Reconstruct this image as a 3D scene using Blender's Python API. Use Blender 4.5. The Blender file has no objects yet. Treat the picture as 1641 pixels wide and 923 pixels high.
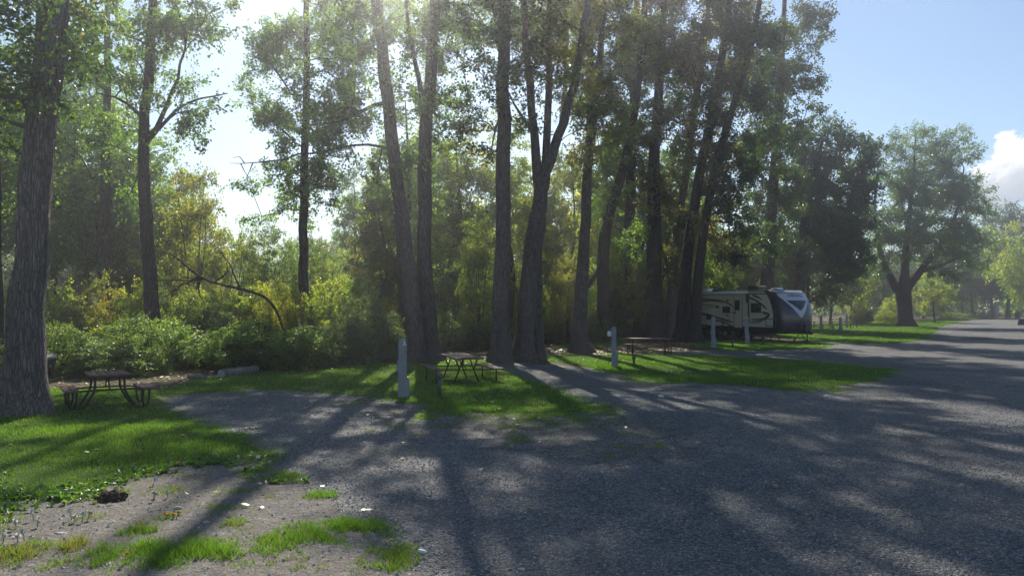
import bpy, bmesh, math, random
import numpy as np
from mathutils import Vector, Matrix
from mathutils.geometry import delaunay_2d_cdt

S = bpy.context.scene
COL = S.collection
PI = math.pi
R = math.radians
# ------------------------------------------------------------------ camera geometry (1641 x 923 photograph)
F = 1288.0; CX, CY = 820.5, 461.5; CH = 2.10
PITCH = math.atan(30.5 / F)
CA, SA = math.cos(PITCH), math.sin(PITCH)
SUN_AZ, SUN_EL = R(-6.2), R(35.5)      # azimuth from +Y, negative = left


def hz(x, y):
    """gentle unevenness of the ground"""
    x = np.asarray(x, float); y = np.asarray(y, float)
    fade = np.clip(1.3 - np.hypot(x, y) / 60.0, 0.0, 1.0)
    return fade * (0.030 * np.sin(0.43 * x + 0.31 * y + 1.0) + 0.022 * np.sin(0.9 * x - 0.5 * y + 0.3) + 0.014 * np.sin(1.3 * y + 0.4 * x))


def P(px, py, d):
    u = (px - CX) / F; v = (CY - py) / F
    dx, dy, dz = u, CA - v * SA, SA + v * CA
    k = d / dy
    return np.array((dx * k, d, CH + dz * k))


def G(px, py):
    """ground point seen at a pixel"""
    u = (px - CX) / F; v = (CY - py) / F
    dx, dy, dz = u, CA - v * SA, SA + v * CA
    k = -CH / dz
    return np.array((dx * k, dy * k, 0.0))


def ground(px, py):
    p = G(px, py); p[2] = float(hz(p[0], p[1])); return p


# ------------------------------------------------------------------ materials
def new_mat(name):
    m = bpy.data.materials.new(name); m.use_nodes = True
    nt = m.node_tree; nt.nodes.clear()
    out = nt.nodes.new('ShaderNodeOutputMaterial')
    return m, nt, out


def N(nt, typ, **kw):
    n = nt.nodes.new(typ)
    for k, v in kw.items():
        if k.startswith('i_'):
            n.inputs[k[2:].replace('_', ' ')].default_value = v
        else:
            setattr(n, k, v)
    return n


def ramp(nt, fac, stops, interp='LINEAR'):
    r = nt.nodes.new('ShaderNodeValToRGB'); r.color_ramp.interpolation = interp
    e = r.color_ramp.elements
    while len(e) > 1: e.remove(e[-1])
    e[0].position = stops[0][0]; e[0].color = (*stops[0][1], 1)
    for p, c in stops[1:]:
        q = e.new(p); q.color = (*c, 1)
    if fac is not None: nt.links.new(fac, r.inputs['Fac'])
    return r.outputs['Color']


def mix(nt, fac, a, b, mode='MIX'):
    n = nt.nodes.new('ShaderNodeMix'); n.data_type = 'RGBA'; n.blend_type = mode
    ins = {s.name: s for s in n.inputs if s.type == 'RGBA'}
    for s, v in ((n.inputs[0], fac), (ins['A'], a), (ins['B'], b)):
        if hasattr(v, 'links'): nt.links.new(v, s)
        elif isinstance(v, (int, float)): s.default_value = v
        else: s.default_value = (*v, 1)
    return [s for s in n.outputs if s.type == 'RGBA'][0]


def math_n(nt, op, a, b=None, c=None):
    n = nt.nodes.new('ShaderNodeMath'); n.operation = op
    for i, v in enumerate((a, b, c)):
        if v is None: continue
        if hasattr(v, 'links'): nt.links.new(v, n.inputs[i])
        else: n.inputs[i].default_value = v
    return n.outputs[0]


def noise(nt, vec, scale, detail=4, rough=0.55, dist=0.0):
    n = N(nt, 'ShaderNodeTexNoise'); n.inputs['Scale'].default_value = scale
    n.inputs['Detail'].default_value = detail; n.inputs['Roughness'].default_value = rough
    n.inputs['Distortion'].default_value = dist
    if vec is not None: nt.links.new(vec, n.inputs['Vector'])
    return n.outputs['Fac']


def coords(nt, scale=None, kind='Object'):
    t = nt.nodes.new('ShaderNodeTexCoord')
    if scale is None: return t.outputs[kind]
    mp = nt.nodes.new('ShaderNodeMapping'); mp.inputs['Scale'].default_value = scale
    nt.links.new(t.outputs[kind], mp.inputs['Vector'])
    return mp.outputs['Vector']


def bump(nt, height, strength, dist):
    b = nt.nodes.new('ShaderNodeBump'); b.inputs['Strength'].default_value = strength; b.inputs['Distance'].default_value = dist
    nt.links.new(height, b.inputs['Height'])
    return b.outputs['Normal']


def principled(nt, out, color, rough=0.6, normal=None, metal=0.0, spec=0.5, coat=0.0):
    b = nt.nodes.new('ShaderNodeBsdfPrincipled')
    if hasattr(color, 'links'): nt.links.new(color, b.inputs['Base Color'])
    else: b.inputs['Base Color'].default_value = (*color, 1)
    if hasattr(rough, 'links'): nt.links.new(rough, b.inputs['Roughness'])
    else: b.inputs['Roughness'].default_value = rough
    b.inputs['Metallic'].default_value = metal
    b.inputs['Specular IOR Level'].default_value = spec
    b.inputs['Coat Weight'].default_value = coat
    if normal is not None: nt.links.new(normal, b.inputs['Normal'])
    nt.links.new(b.outputs[0], out.inputs['Surface'])
    return b


def plain(name, c, rough=0.5, metal=0.0, spec=0.5, var=0.25, scale=6.0, bmp=0.0, coat=0.0):
    """one paint / plastic / metal with worn, blotchy variation"""
    m, nt, out = new_mat(name)
    co = coords(nt)
    f = noise(nt, co, scale, 6, 0.6)
    f2 = noise(nt, co, scale * 9, 3, 0.6)
    a = tuple(min(1, v * (1 - var)) for v in c); b = tuple(min(1, v * (1 + var)) for v in c)
    col = ramp(nt, math_n(nt, 'ADD', math_n(nt, 'MULTIPLY', f, 0.7), math_n(nt, 'MULTIPLY', f2, 0.3)), [(0.3, a), (0.7, b)])
    nr = bump(nt, f2, bmp, 0.01) if bmp else None
    rr = math_n(nt, 'ADD', math_n(nt, 'MULTIPLY', f, 0.3), rough - 0.15)
    principled(nt, out, col, rr, nr, metal, spec, coat)
    return m


def leaf_mat(name, stops, trans=0.58, tcol=1.6, gloss=0.07):
    m, nt, out = new_mat(name)
    a = N(nt, 'ShaderNodeAttribute', attribute_name='tint')
    oi = N(nt, 'ShaderNodeObjectInfo')
    f = math_n(nt, 'ADD', a.outputs['Fac'], math_n(nt, 'MULTIPLY', math_n(nt, 'SUBTRACT', oi.outputs['Random'], 0.5), 0.16))
    col = ramp(nt, f, stops)
    d = N(nt, 'ShaderNodeBsdfDiffuse'); nt.links.new(col, d.inputs['Color'])
    t = N(nt, 'ShaderNodeBsdfTranslucent')
    g = N(nt, 'ShaderNodeBsdfGlossy'); g.inputs['Roughness'].default_value = 0.38; g.inputs['Color'].default_value = (1, 1, 1, 1)
    tc = mix(nt, 1.0, col, (tcol * 1.95, tcol * 1.9, tcol * 0.75), 'MULTIPLY')
    nt.links.new(tc, t.inputs['Color'])
    x = N(nt, 'ShaderNodeMixShader'); x.inputs[0].default_value = trans
    nt.links.new(d.outputs[0], x.inputs[1]); nt.links.new(t.outputs[0], x.inputs[2])
    y = N(nt, 'ShaderNodeMixShader'); y.inputs[0].default_value = gloss
    nt.links.new(x.outputs[0], y.inputs[1]); nt.links.new(g.outputs[0], y.inputs[2])
    nt.links.new(y.outputs[0], out.inputs['Surface'])
    return m


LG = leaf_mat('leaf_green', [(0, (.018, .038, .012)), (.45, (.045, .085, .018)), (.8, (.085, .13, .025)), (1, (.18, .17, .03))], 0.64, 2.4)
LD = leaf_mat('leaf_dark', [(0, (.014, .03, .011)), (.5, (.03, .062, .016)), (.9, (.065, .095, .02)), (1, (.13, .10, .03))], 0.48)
LB = leaf_mat('leaf_browned', [(0, (.018, .028, .012)), (.45, (.045, .06, .018)), (.8, (.10, .085, .025)), (1, (.18, .13, .03))], 0.6, 2.3)
LY = leaf_mat('leaf_yellow_green', [(0, (.035, .065, .014)), (.45, (.085, .125, .022)), (.8, (.16, .17, .028)), (1, (.26, .21, .03))], 0.62, 2.3)
LA = leaf_mat('leaf_autumn', [(0, (.05, .07, .015)), (.4, (.11, .125, .022)), (.75, (.19, .185, .028)), (1, (.27, .19, .03))], 0.6, 1.7)
LW = leaf_mat('leaf_willow', [(0, (.03, .06, .02)), (.5, (.06, .115, .036)), (.9, (.11, .165, .055)), (1, (.17, .20, .06))], 0.5, 1.5, 0.10)
LS = leaf_mat('leaf_shrub', [(0, (.03, .055, .018)), (.5, (.07, .115, .035)), (.9, (.12, .16, .05)), (1, (.17, .17, .05))], 0.58, 1.9, 0.055)
LP = leaf_mat('leaf_pale_shrub', [(0, (.06, .09, .035)), (.5, (.12, .165, .065)), (.9, (.2, .235, .10)), (1, (.24, .24, .10))], 0.45, 1.25, 0.10)
LR = leaf_mat('leaf_russet', [(0, (.06, .035, .02)), (.5, (.12, .065, .035)), (1, (.17, .11, .05))], 0.4)
GRASS = leaf_mat('grass_blades', [(0, (.035, .085, .010)), (.4, (.065, .155, .014)), (.75, (.11, .21, .02)), (.94, (.16, .21, .03)), (1, (.24, .20, .08))], 0.5, 1.12, 0.03)
DRYG = leaf_mat('dry_grass_blades', [(0, (.07, .10, .02)), (.5, (.16, .16, .05)), (1, (.30, .25, .12))], 0.45, 1.1, 0.03)
WEED = leaf_mat('weed_leaf', [(0, (.03, .075, .012)), (.5, (.065, .14, .02)), (.9, (.11, .19, .03)), (1, (.16, .2, .04))], 0.42, 1.3, 0.06)
FALL = leaf_mat('fallen_leaf', [(0, (.10, .06, .03)), (.4, (.22, .15, .07)), (.75, (.30, .22, .11)), (1, (.36, .31, .20))], 0.25, 1.1, 0.06)


def bark(name, lo, hi, sc=1.0, strength=0.9):
    m, nt, out = new_mat(name)
    co = coords(nt, (14 * sc, 14 * sc, 2.2 * sc))
    f = noise(nt, co, 1.0, 8, 0.62, 0.6)
    v = N(nt, 'ShaderNodeTexVoronoi'); v.feature = 'DISTANCE_TO_EDGE'; v.inputs['Scale'].default_value = 1.0
    wv = nt.nodes.new('ShaderNodeVectorMath'); wv.operation = 'ADD'
    nz = N(nt, 'ShaderNodeTexNoise'); nz.inputs['Scale'].default_value = 5.0; nz.inputs['Detail'].default_value = 5; nt.links.new(coords(nt), nz.inputs['Vector'])
    sv_ = nt.nodes.new('ShaderNodeVectorMath'); sv_.operation = 'SCALE'; sv_.inputs['Scale'].default_value = 1.6; nt.links.new(nz.outputs['Color'], sv_.inputs[0])
    nt.links.new(coords(nt, (24 * sc, 24 * sc, 2.6 * sc)), wv.inputs[0]); nt.links.new(sv_.outputs[0], wv.inputs[1])
    nt.links.new(wv.outputs[0], v.inputs['Vector'])
    crack = ramp(nt, v.outputs['Distance'], [(0.0, (0, 0, 0)), (0.25, (1, 1, 1))])
    big = noise(nt, coords(nt), 0.9, 3)
    col = ramp(nt, f, [(0.25, lo), (0.75, hi)])
    col = mix(nt, 1.0, col, ramp(nt, v.outputs['Distance'], [(0, (.45, .42, .4)), (.22, (1, 1, 1))]), 'MULTIPLY')
    col = mix(nt, 0.6, col, ramp(nt, big, [(0.35, (.7, .7, .75)), (.65, (1.1, 1.05, 1.0))]), 'MULTIPLY')
    h = math_n(nt, 'ADD', math_n(nt, 'MULTIPLY', crack, 0.7), math_n(nt, 'MULTIPLY', f, 0.6))
    principled(nt, out, col, 0.92, bump(nt, h, strength, 0.05), spec=0.15)
    return m


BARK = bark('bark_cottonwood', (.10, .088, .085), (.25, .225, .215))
BARKA = bark('bark_old_cottonwood', (.13, .118, .11), (.32, .295, .28))  # bark tone lightened to carry the lens flare over the near trunk
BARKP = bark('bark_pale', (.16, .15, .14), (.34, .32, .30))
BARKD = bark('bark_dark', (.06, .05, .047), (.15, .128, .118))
LOGM = bark('weathered_log_bark', (.26, .25, .235), (.46, .45, .43))
TWIG = plain('twig_bark', (.075, .06, .05), 0.85, spec=0.2, var=0.35)


def soil_mat(name, lo, hi, leafy=0.0, green=0.0, grav=0.0):
    m, nt, out = new_mat(name)
    co = coords(nt)
    n1 = noise(nt, co, 0.55, 6, 0.6); n2 = noise(nt, co, 9, 6, 0.65); n3 = noise(nt, co, 60, 4, 0.7)
    f = math_n(nt, 'ADD', math_n(nt, 'MULTIPLY', n1, 0.4), math_n(nt, 'ADD', math_n(nt, 'MULTIPLY', n2, 0.35), math_n(nt, 'MULTIPLY', n3, 0.25)))
    col = ramp(nt, f, [(0.33, lo), (0.66, hi)])
    v = N(nt, 'ShaderNodeTexVoronoi'); v.inputs['Scale'].default_value = 38; nt.links.new(co, v.inputs['Vector'])
    peb = ramp(nt, v.outputs['Distance'], [(0.18, (1, 1, 1)), (0.34, (0, 0, 0))])
    pick = N(nt, 'ShaderNodeSeparateColor'); nt.links.new(v.outputs['Color'], pick.inputs[0])
    chosen = math_n(nt, 'MULTIPLY', peb, math_n(nt, 'GREATER_THAN', pick.outputs[0], 0.72))
    col = mix(nt, chosen, col, ramp(nt, pick.outputs[1], [(0, (.14, .14, .15)), (1, (.42, .40, .37))]))
    if leafy:
        w = N(nt, 'ShaderNodeTexVoronoi'); w.inputs['Scale'].default_value = 11; w.inputs['Randomness'].default_value = 1
        nt.links.new(co, w.inputs['Vector'])
        sp = N(nt, 'ShaderNodeSeparateColor'); nt.links.new(w.outputs['Color'], sp.inputs[0])
        lf = ramp(nt, sp.outputs[0], [(0, (.07, .05, .035)), (.5, (.14, .10, .06)), (.9, (.24, .18, .11)), (1, (.30, .26, .18))])
        col = mix(nt, leafy, col, lf)
    if green:
        gn = noise(nt, co, 1.7, 5, 0.65)
        col = mix(nt, ramp(nt, gn, [(0.45, (0, 0, 0)), (0.62, (green,) * 3)]), col, (.05, .085, .018))
    if grav:
        gv = N(nt, 'ShaderNodeTexVoronoi'); gv.inputs['Scale'].default_value = 52; nt.links.new(co, gv.inputs['Vector'])
        gs = N(nt, 'ShaderNodeSeparateColor'); nt.links.new(gv.outputs['Color'], gs.inputs[0])
        gc = ramp(nt, gs.outputs[0], [(.1, (.045, .048, .052)), (.5, (.12, .125, .13)), (.8, (.22, .22, .215)), (1, (.45, .44, .42))])
        gn2 = math_n(nt, 'ADD', math_n(nt, 'MULTIPLY', noise(nt, co, 0.8, 6, 0.7), 0.7), math_n(nt, 'MULTIPLY', gs.outputs[1], 0.3))
        col = mix(nt, ramp(nt, gn2, [(0.42, (0, 0, 0)), (0.56, (grav,) * 3)]), col, gc)
    h = math_n(nt, 'ADD', math_n(nt, 'MULTIPLY', n2, 1.0), math_n(nt, 'ADD', math_n(nt, 'MULTIPLY', n3, 0.35), math_n(nt, 'MULTIPLY', chosen, 0.35)))
    principled(nt, out, col, 0.95, bump(nt, h, 0.8, 0.06), spec=0.1)
    return m


SOIL = soil_mat('leaf_litter_soil', (.05, .042, .032), (.13, .105, .078), 0.45, 0.8)
DIRT = soil_mat('sandy_dirt', (.115, .10, .082), (.285, .255, .212), grav=.55)
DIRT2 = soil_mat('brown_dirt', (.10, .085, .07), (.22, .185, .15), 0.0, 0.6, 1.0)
LAWN = soil_mat('lawn_soil', (.035, .055, .014), (.065, .105, .02), 0.0, 0.6)
MOLE = soil_mat('mole_soil', (.05, .035, .026), (.12, .085, .06))


def gravel_mat():
    m, nt, out = new_mat('crushed_gravel')
    co = coords(nt)
    v = N(nt, 'ShaderNodeTexVoronoi'); v.inputs['Scale'].default_value = 38; nt.links.new(co, v.inputs['Vector'])
    v2 = N(nt, 'ShaderNodeTexVoronoi'); v2.inputs['Scale'].default_value = 85; nt.links.new(co, v2.inputs['Vector'])
    s = N(nt, 'ShaderNodeSeparateColor'); nt.links.new(v.outputs['Color'], s.inputs[0])
    s2 = N(nt, 'ShaderNodeSeparateColor'); nt.links.new(v2.outputs['Color'], s2.inputs[0])
    f = math_n(nt, 'ADD', math_n(nt, 'MULTIPLY', s.outputs[0], 0.55), math_n(nt, 'MULTIPLY', s2.outputs[1], 0.45))
    col = ramp(nt, f, [(0.12, (.04, .043, .047)), (.42, (.11, .115, .12)), (.7, (.22, .225, .22)), (.95, (.50, .49, .47))])
    n1 = noise(nt, co, 0.25, 5, 0.6); n2 = noise(nt, co, 1.6, 5, 0.65)
    patch = math_n(nt, 'ADD', math_n(nt, 'MULTIPLY', n1, 0.6), math_n(nt, 'MULTIPLY', n2, 0.4))
    # wheel-packed fines, sandy where the stone is thin
    col = mix(nt, ramp(nt, patch, [(0.45, (0, 0, 0)), (0.65, (.5, .5, .5))]), col, (.23, .215, .19))
    n3 = noise(nt, coords(nt, (.9, .22, 1)), 0.55, 5, 0.6, 0.8)
    col = mix(nt, 0.75, col, ramp(nt, n3, [(0.3, (.62, .63, .66)), (0.5, (1, 1, 1)), (0.7, (1.3, 1.27, 1.2))]), 'MULTIPLY')
    col = mix(nt, 0.5, col, ramp(nt, n2, [(0.3, (.75, .76, .78)), (0.7, (1.15, 1.14, 1.12))]), 'MULTIPLY')
    h = math_n(nt, 'ADD', math_n(nt, 'MULTIPLY', math_n(nt, 'SUBTRACT', 1.0, v.outputs['Distance']), 0.9),
               math_n(nt, 'ADD', math_n(nt, 'MULTIPLY', math_n(nt, 'SUBTRACT', 1.0, v2.outputs['Distance']), 0.4), math_n(nt, 'MULTIPLY', s.outputs[2], 0.5)))
    principled(nt, out, col, 0.82, bump(nt, h, 1.0, 0.045), spec=0.3)
    return m


GRAVEL = gravel_mat()


def stone_mat():
    m, nt, out = new_mat('gravel_stone')
    a = N(nt, 'ShaderNodeAttribute', attribute_name='tint')
    col = ramp(nt, a.outputs['Fac'], [(0, (.07, .072, .076)), (.5, (.18, .185, .19)), (.85, (.32, .32, .315)), (1, (.55, .53, .50))])
    principled(nt, out, col, 0.75, None, spec=0.35)
    return m


STONE = stone_mat()


def plank_mat(name, c, axis):
    m, nt, out = new_mat(name)
    sc = [9, 9, 9]; sc[axis] = 0.7
    f = noise(nt, coords(nt, tuple(sc)), 2.0, 8, 0.65, 0.4)
    w = noise(nt, coords(nt), 2.2, 4)
    col = ramp(nt, f, [(0.3, tuple(v * 0.6 for v in c)), (0.7, tuple(v * 1.35 for v in c))])
    col = mix(nt, ramp(nt, w, [(0.5, (0, 0, 0)), (0.75, (.55, .55, .55))]), col, (.24, .21, .19))
    principled(nt, out, col, 0.68, bump(nt, f, 0.35, 0.01), spec=0.3)
    return m


WOODR = plank_mat('worn_red_plank', (.13, .055, .048), 1)
STEEL = plain('dark_steel_tube', (.045, .040, .040), 0.5, 0.6, var=0.4)
PEDG = plain('pedestal_grey_plastic', (.20, .225, .26), 0.5, var=0.12, scale=3)
PEDW = plain('white_plastic', (.72, .72, .70), 0.5, var=0.08)
INK = plain('dark_lettering', (.03, .035, .05), 0.6)
BLACKP = plain('black_plastic', (.02, .02, .022), 0.5)
GALV = plain('galvanised_pipe', (.10, .10, .105), 0.5, 0.4)
CREAM = plain('trailer_cream_siding', (.76, .70, .60), 0.4, var=0.06, scale=1.5)
NAVY = plain('trailer_navy_cap', (.022, .026, .045), 0.28, var=0.12, scale=1.2, coat=0.3)
WHITE = plain('trailer_white_gelcoat', (.74, .76, .78), 0.3, var=0.05, coat=0.2)
ROOFM = plain('trailer_roof_membrane', (.70, .70, .68), 0.45, var=0.1)
DECAL = plain('trailer_dark_decal', (.045, .045, .048), 0.4, var=0.15)
GREYD = plain('trailer_grey_decal', (.25, .23, .20), 0.4, var=0.15)
CHASS = plain('trailer_chassis', (.03, .022, .022), 0.6, var=0.3)
RUBBER = plain('tyre_rubber', (.015, .015, .016), 0.8, var=0.2)
ALLOY = plain('wheel_alloy', (.45, .46, .47), 0.35, 0.8)
YELLOW = plain('dandelion_yellow', (.75, .50, .02), 0.7, var=0.15, scale=60)
FLUFF = plain('dandelion_fluff', (.62, .60, .56), 0.9, var=0.1, scale=60)
ROCK = plain('pale_rock', (.42, .40, .37), 0.85, spec=0.2, var=0.3, scale=9, bmp=0.6)
GLASS, _nt, _o = new_mat('tinted_window_glass')
principled(_nt, _o, (.02, .024, .028), 0.08, None, spec=0.8)
PANELW = plain('weathered_pale_board', (.30, .29, .27), 0.7, var=0.2)
LIDM = plain('aged_grey_lid', (.16, .155, .15), 0.9, spec=0.1, var=0.3)
PANELD = plain('dark_weathered_board', (.06, .052, .048), 0.8, var=0.3)


# ------------------------------------------------------------------ mesh helpers
def link(o, parent=None):
    COL.objects.link(o)
    if parent is not None: o.parent = parent
    return o


def tag(o, label=None, cat=None, group=None, kind=None):
    if label: o['label'] = label
    if cat: o['category'] = cat
    if group: o['group'] = group
    if kind: o['kind'] = kind
    return o


def empty(name, loc, rz=0.0):
    o = bpy.data.objects.new(name, None); o.empty_display_size = 0.3
    o.location = tuple(float(v) for v in loc); o.rotation_euler = (0, 0, rz)
    return link(o)


def np_mesh(name, verts, faces, mats, tint=None, matidx=None, smooth=False):
    """faces: (n,k) int array, all the same size"""
    me = bpy.data.meshes.new(name)
    verts = np.asarray(verts, np.float32); faces = np.asarray(faces, np.int32)
    nf, k = faces.shape
    me.vertices.add(len(verts)); me.vertices.foreach_set('co', verts.ravel())
    me.loops.add(nf * k); me.loops.foreach_set('vertex_index', faces.ravel())
    me.polygons.add(nf); me.polygons.foreach_set('loop_start', np.arange(0, nf * k, k, dtype=np.int32))
    me.polygons.foreach_set('use_smooth', np.full(nf, smooth, dtype=bool))
    for m in (mats if isinstance(mats, (list, tuple)) else [mats]): me.materials.append(m)
    if matidx is not None: me.polygons.foreach_set('material_index', np.asarray(matidx, np.int32))
    if tint is not None:
        a = me.attributes.new('tint', 'FLOAT', 'FACE'); a.data.foreach_set('value', np.asarray(tint, np.float32))
    me.update(calc_edges=True); me.validate()
    return me


def np_obj(name, verts, faces, mats, parent=None, **kw):
    return link(bpy.data.objects.new(name, np_mesh(name, verts, faces, mats, **kw)), parent)


class MB:
    """collects simple shapes into one mesh"""
    def __init__(s): s.v = []; s.f = []; s.sm = []

    def add(s, vs, fs, smooth=False):
        b = len(s.v); s.v += [tuple(map(float, v)) for v in vs]; s.f += [tuple(b + i for i in f) for f in fs]; s.sm += [smooth] * len(fs)

    def box(s, lo, hi, m=None):
        (x0, y0, z0), (x1, y1, z1) = lo, hi
        v = [(x0, y0, z0), (x1, y0, z0), (x1, y1, z0), (x0, y1, z0), (x0, y0, z1), (x1, y0, z1), (x1, y1, z1), (x0, y1, z1)]
        if m is not None: v = [m @ Vector(q) for q in v]
        s.add(v, [(0, 3, 2, 1), (4, 5, 6, 7), (0, 1, 5, 4), (1, 2, 6, 5), (2, 3, 7, 6), (3, 0, 4, 7)])

    def tube(s, pts, rad, k=8, cap=True):
        pts = [np.asarray(p, float) for p in pts]
        rad = [rad] * len(pts) if not hasattr(rad, '__len__') else rad
        v, f = tube_np(np.array(pts), np.array(rad), k)
        f = [tuple(q) for q in f.tolist()]
        n = len(pts)
        if cap: f += [tuple(range(k - 1, -1, -1)), tuple(range((n - 1) * k, n * k))]
        s.add(v.tolist(), f, True)

    def prism(s, poly, lo, hi, axis=1):
        """poly of 2D points in the two other axes, extruded along axis"""
        n = len(poly)
        def mk(p, t):
            q = list(p); q.insert(axis, t); return tuple(q)
        v = [mk(p, lo) for p in poly] + [mk(p, hi) for p in poly]
        f = [tuple(range(n)), tuple(range(2 * n - 1, n - 1, -1))] + [(i, i + n, (i + 1) % n + n, (i + 1) % n) for i in range(n)]
        s.add(v, f)

    def build(s, name, mat, parent=None, bevel=0.0, seg=2):
        me = bpy.data.meshes.new(name); me.from_pydata(s.v, [], s.f)
        for p, q in zip(me.polygons, s.sm): p.use_smooth = q
        bm = bmesh.new(); bm.from_mesh(me)
        bmesh.ops.recalc_face_normals(bm, faces=bm.faces)
        if bevel:
            es = [e for e in bm.edges if len(e.link_faces) == 2 and e.calc_face_angle(0) > 0.6]
            bmesh.ops.bevel(bm, geom=es, offset=bevel, segments=seg, affect='EDGES', clamp_overlap=True)
        bm.to_mesh(me); bm.free()
        me.materials.append(mat)
        return link(bpy.data.objects.new(name, me), parent)


def frames(pts):
    t = np.gradient(pts, axis=0); t /= np.linalg.norm(t, axis=1)[:, None] + 1e-9
    u = np.zeros_like(pts); ref = np.array((1.0, 0.13, 0.0)) if abs(t[0][0]) < 0.9 else np.array((0, 1.0, 0))
    prev = ref
    for i in range(len(pts)):
        a = prev - t[i] * np.dot(prev, t[i]); a /= np.linalg.norm(a) + 1e-9
        u[i] = a; prev = a
    return t, u, np.cross(t, u)


def tube_np(pts, rad, k=6, prof=None):
    t, u, w = frames(pts)
    a = np.arange(k) * 2 * PI / k
    rr = rad[:, None] * (np.ones((len(pts), k)) if prof is None else prof)
    v = pts[:, None, :] + rr[:, :, None] * (np.cos(a)[None, :, None] * u[:, None, :] + np.sin(a)[None, :, None] * w[:, None, :])
    n = len(pts)
    i = np.arange(n - 1)[:, None] * k; j = np.arange(k)[None, :]; j2 = (j + 1) % k
    f = np.stack([i + j, i + j2, i + k + j2, i + k + j], -1).reshape(-1, 4)
    return v.reshape(-1, 3), f


class Q:
    """collects numpy quads"""
    def __init__(s): s.v = []; s.f = []; s.t = []; s.n = 0

    def add(s, v, f, t=None):
        s.v.append(v); s.f.append(np.asarray(f) + s.n); s.n += len(v)
        if t is not None: s.t.append(t)

    def obj(s, name, mat, parent=None, smooth=False):
        if not s.v: return None
        return np_obj(name, np.concatenate(s.v), np.concatenate(s.f), mat, parent, tint=np.concatenate(s.t) if s.t else None, smooth=smooth)


def catmull(pts, n_per=6):
    pts = np.asarray(pts, float)
    p = np.vstack([2 * pts[0] - pts[1], pts, 2 * pts[-1] - pts[-2]])
    out = []
    for i in range(1, len(p) - 2):
        for t in np.linspace(0, 1, n_per, endpoint=False):
            a, b, c, d = p[i - 1], p[i], p[i + 1], p[i + 2]
            out.append(0.5 * (2 * b + (c - a) * t + (2 * a - 5 * b + 4 * c - d) * t * t + (3 * b - 3 * c + d - a) * t ** 3))
    out.append(pts[-1])
    return np.array(out)


def densify(pts, rad, step):
    """spline through pts (with radii), resampled about every step metres"""
    c = catmull(np.column_stack([pts, rad]), 10)
    s = np.concatenate([[0], np.cumsum(np.linalg.norm(np.diff(c[:, :3], axis=0), axis=1))])
    n = max(3, int(s[-1] / step) + 1)
    q = np.linspace(0, s[-1], n)
    r = np.column_stack([np.interp(q, s, c[:, i]) for i in range(4)])
    return r[:, :3], np.clip(r[:, 3], 0.006, None)


# ------------------------------------------------------------------ trees
def leaves(rng, base, axis_dir, size, wr, tint, up=0.5):
    """one folded rhomb leaf per base point"""
    n = len(base)
    a = axis_dir + rng.normal(0, 0.45, (n, 3)); a[:, 2] -= 0.25
    a /= np.linalg.norm(a, axis=1)[:, None] + 1e-9
    nr = rng.normal(0, 1, (n, 3)); nr[:, 2] += up * np.sign(rng.random(n) - 0.15)
    b = np.cross(nr, a); b /= np.linalg.norm(b, axis=1)[:, None] + 1e-9
    l = size * rng.uniform(0.5, 1.4, n)[:, None]; w = l * wr * rng.uniform(0.8, 1.1, n)[:, None]
    m = base + a * l * 0.42
    fold = np.cross(a, b) * w * 0.18
    v = np.stack([base, m + b * w * 0.5 + fold, base + a * l, m - b * w * 0.5 + fold], 1).reshape(-1, 3)
    f = np.arange(4 * n).reshape(-1, 4)
    return v, f, tint


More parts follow.
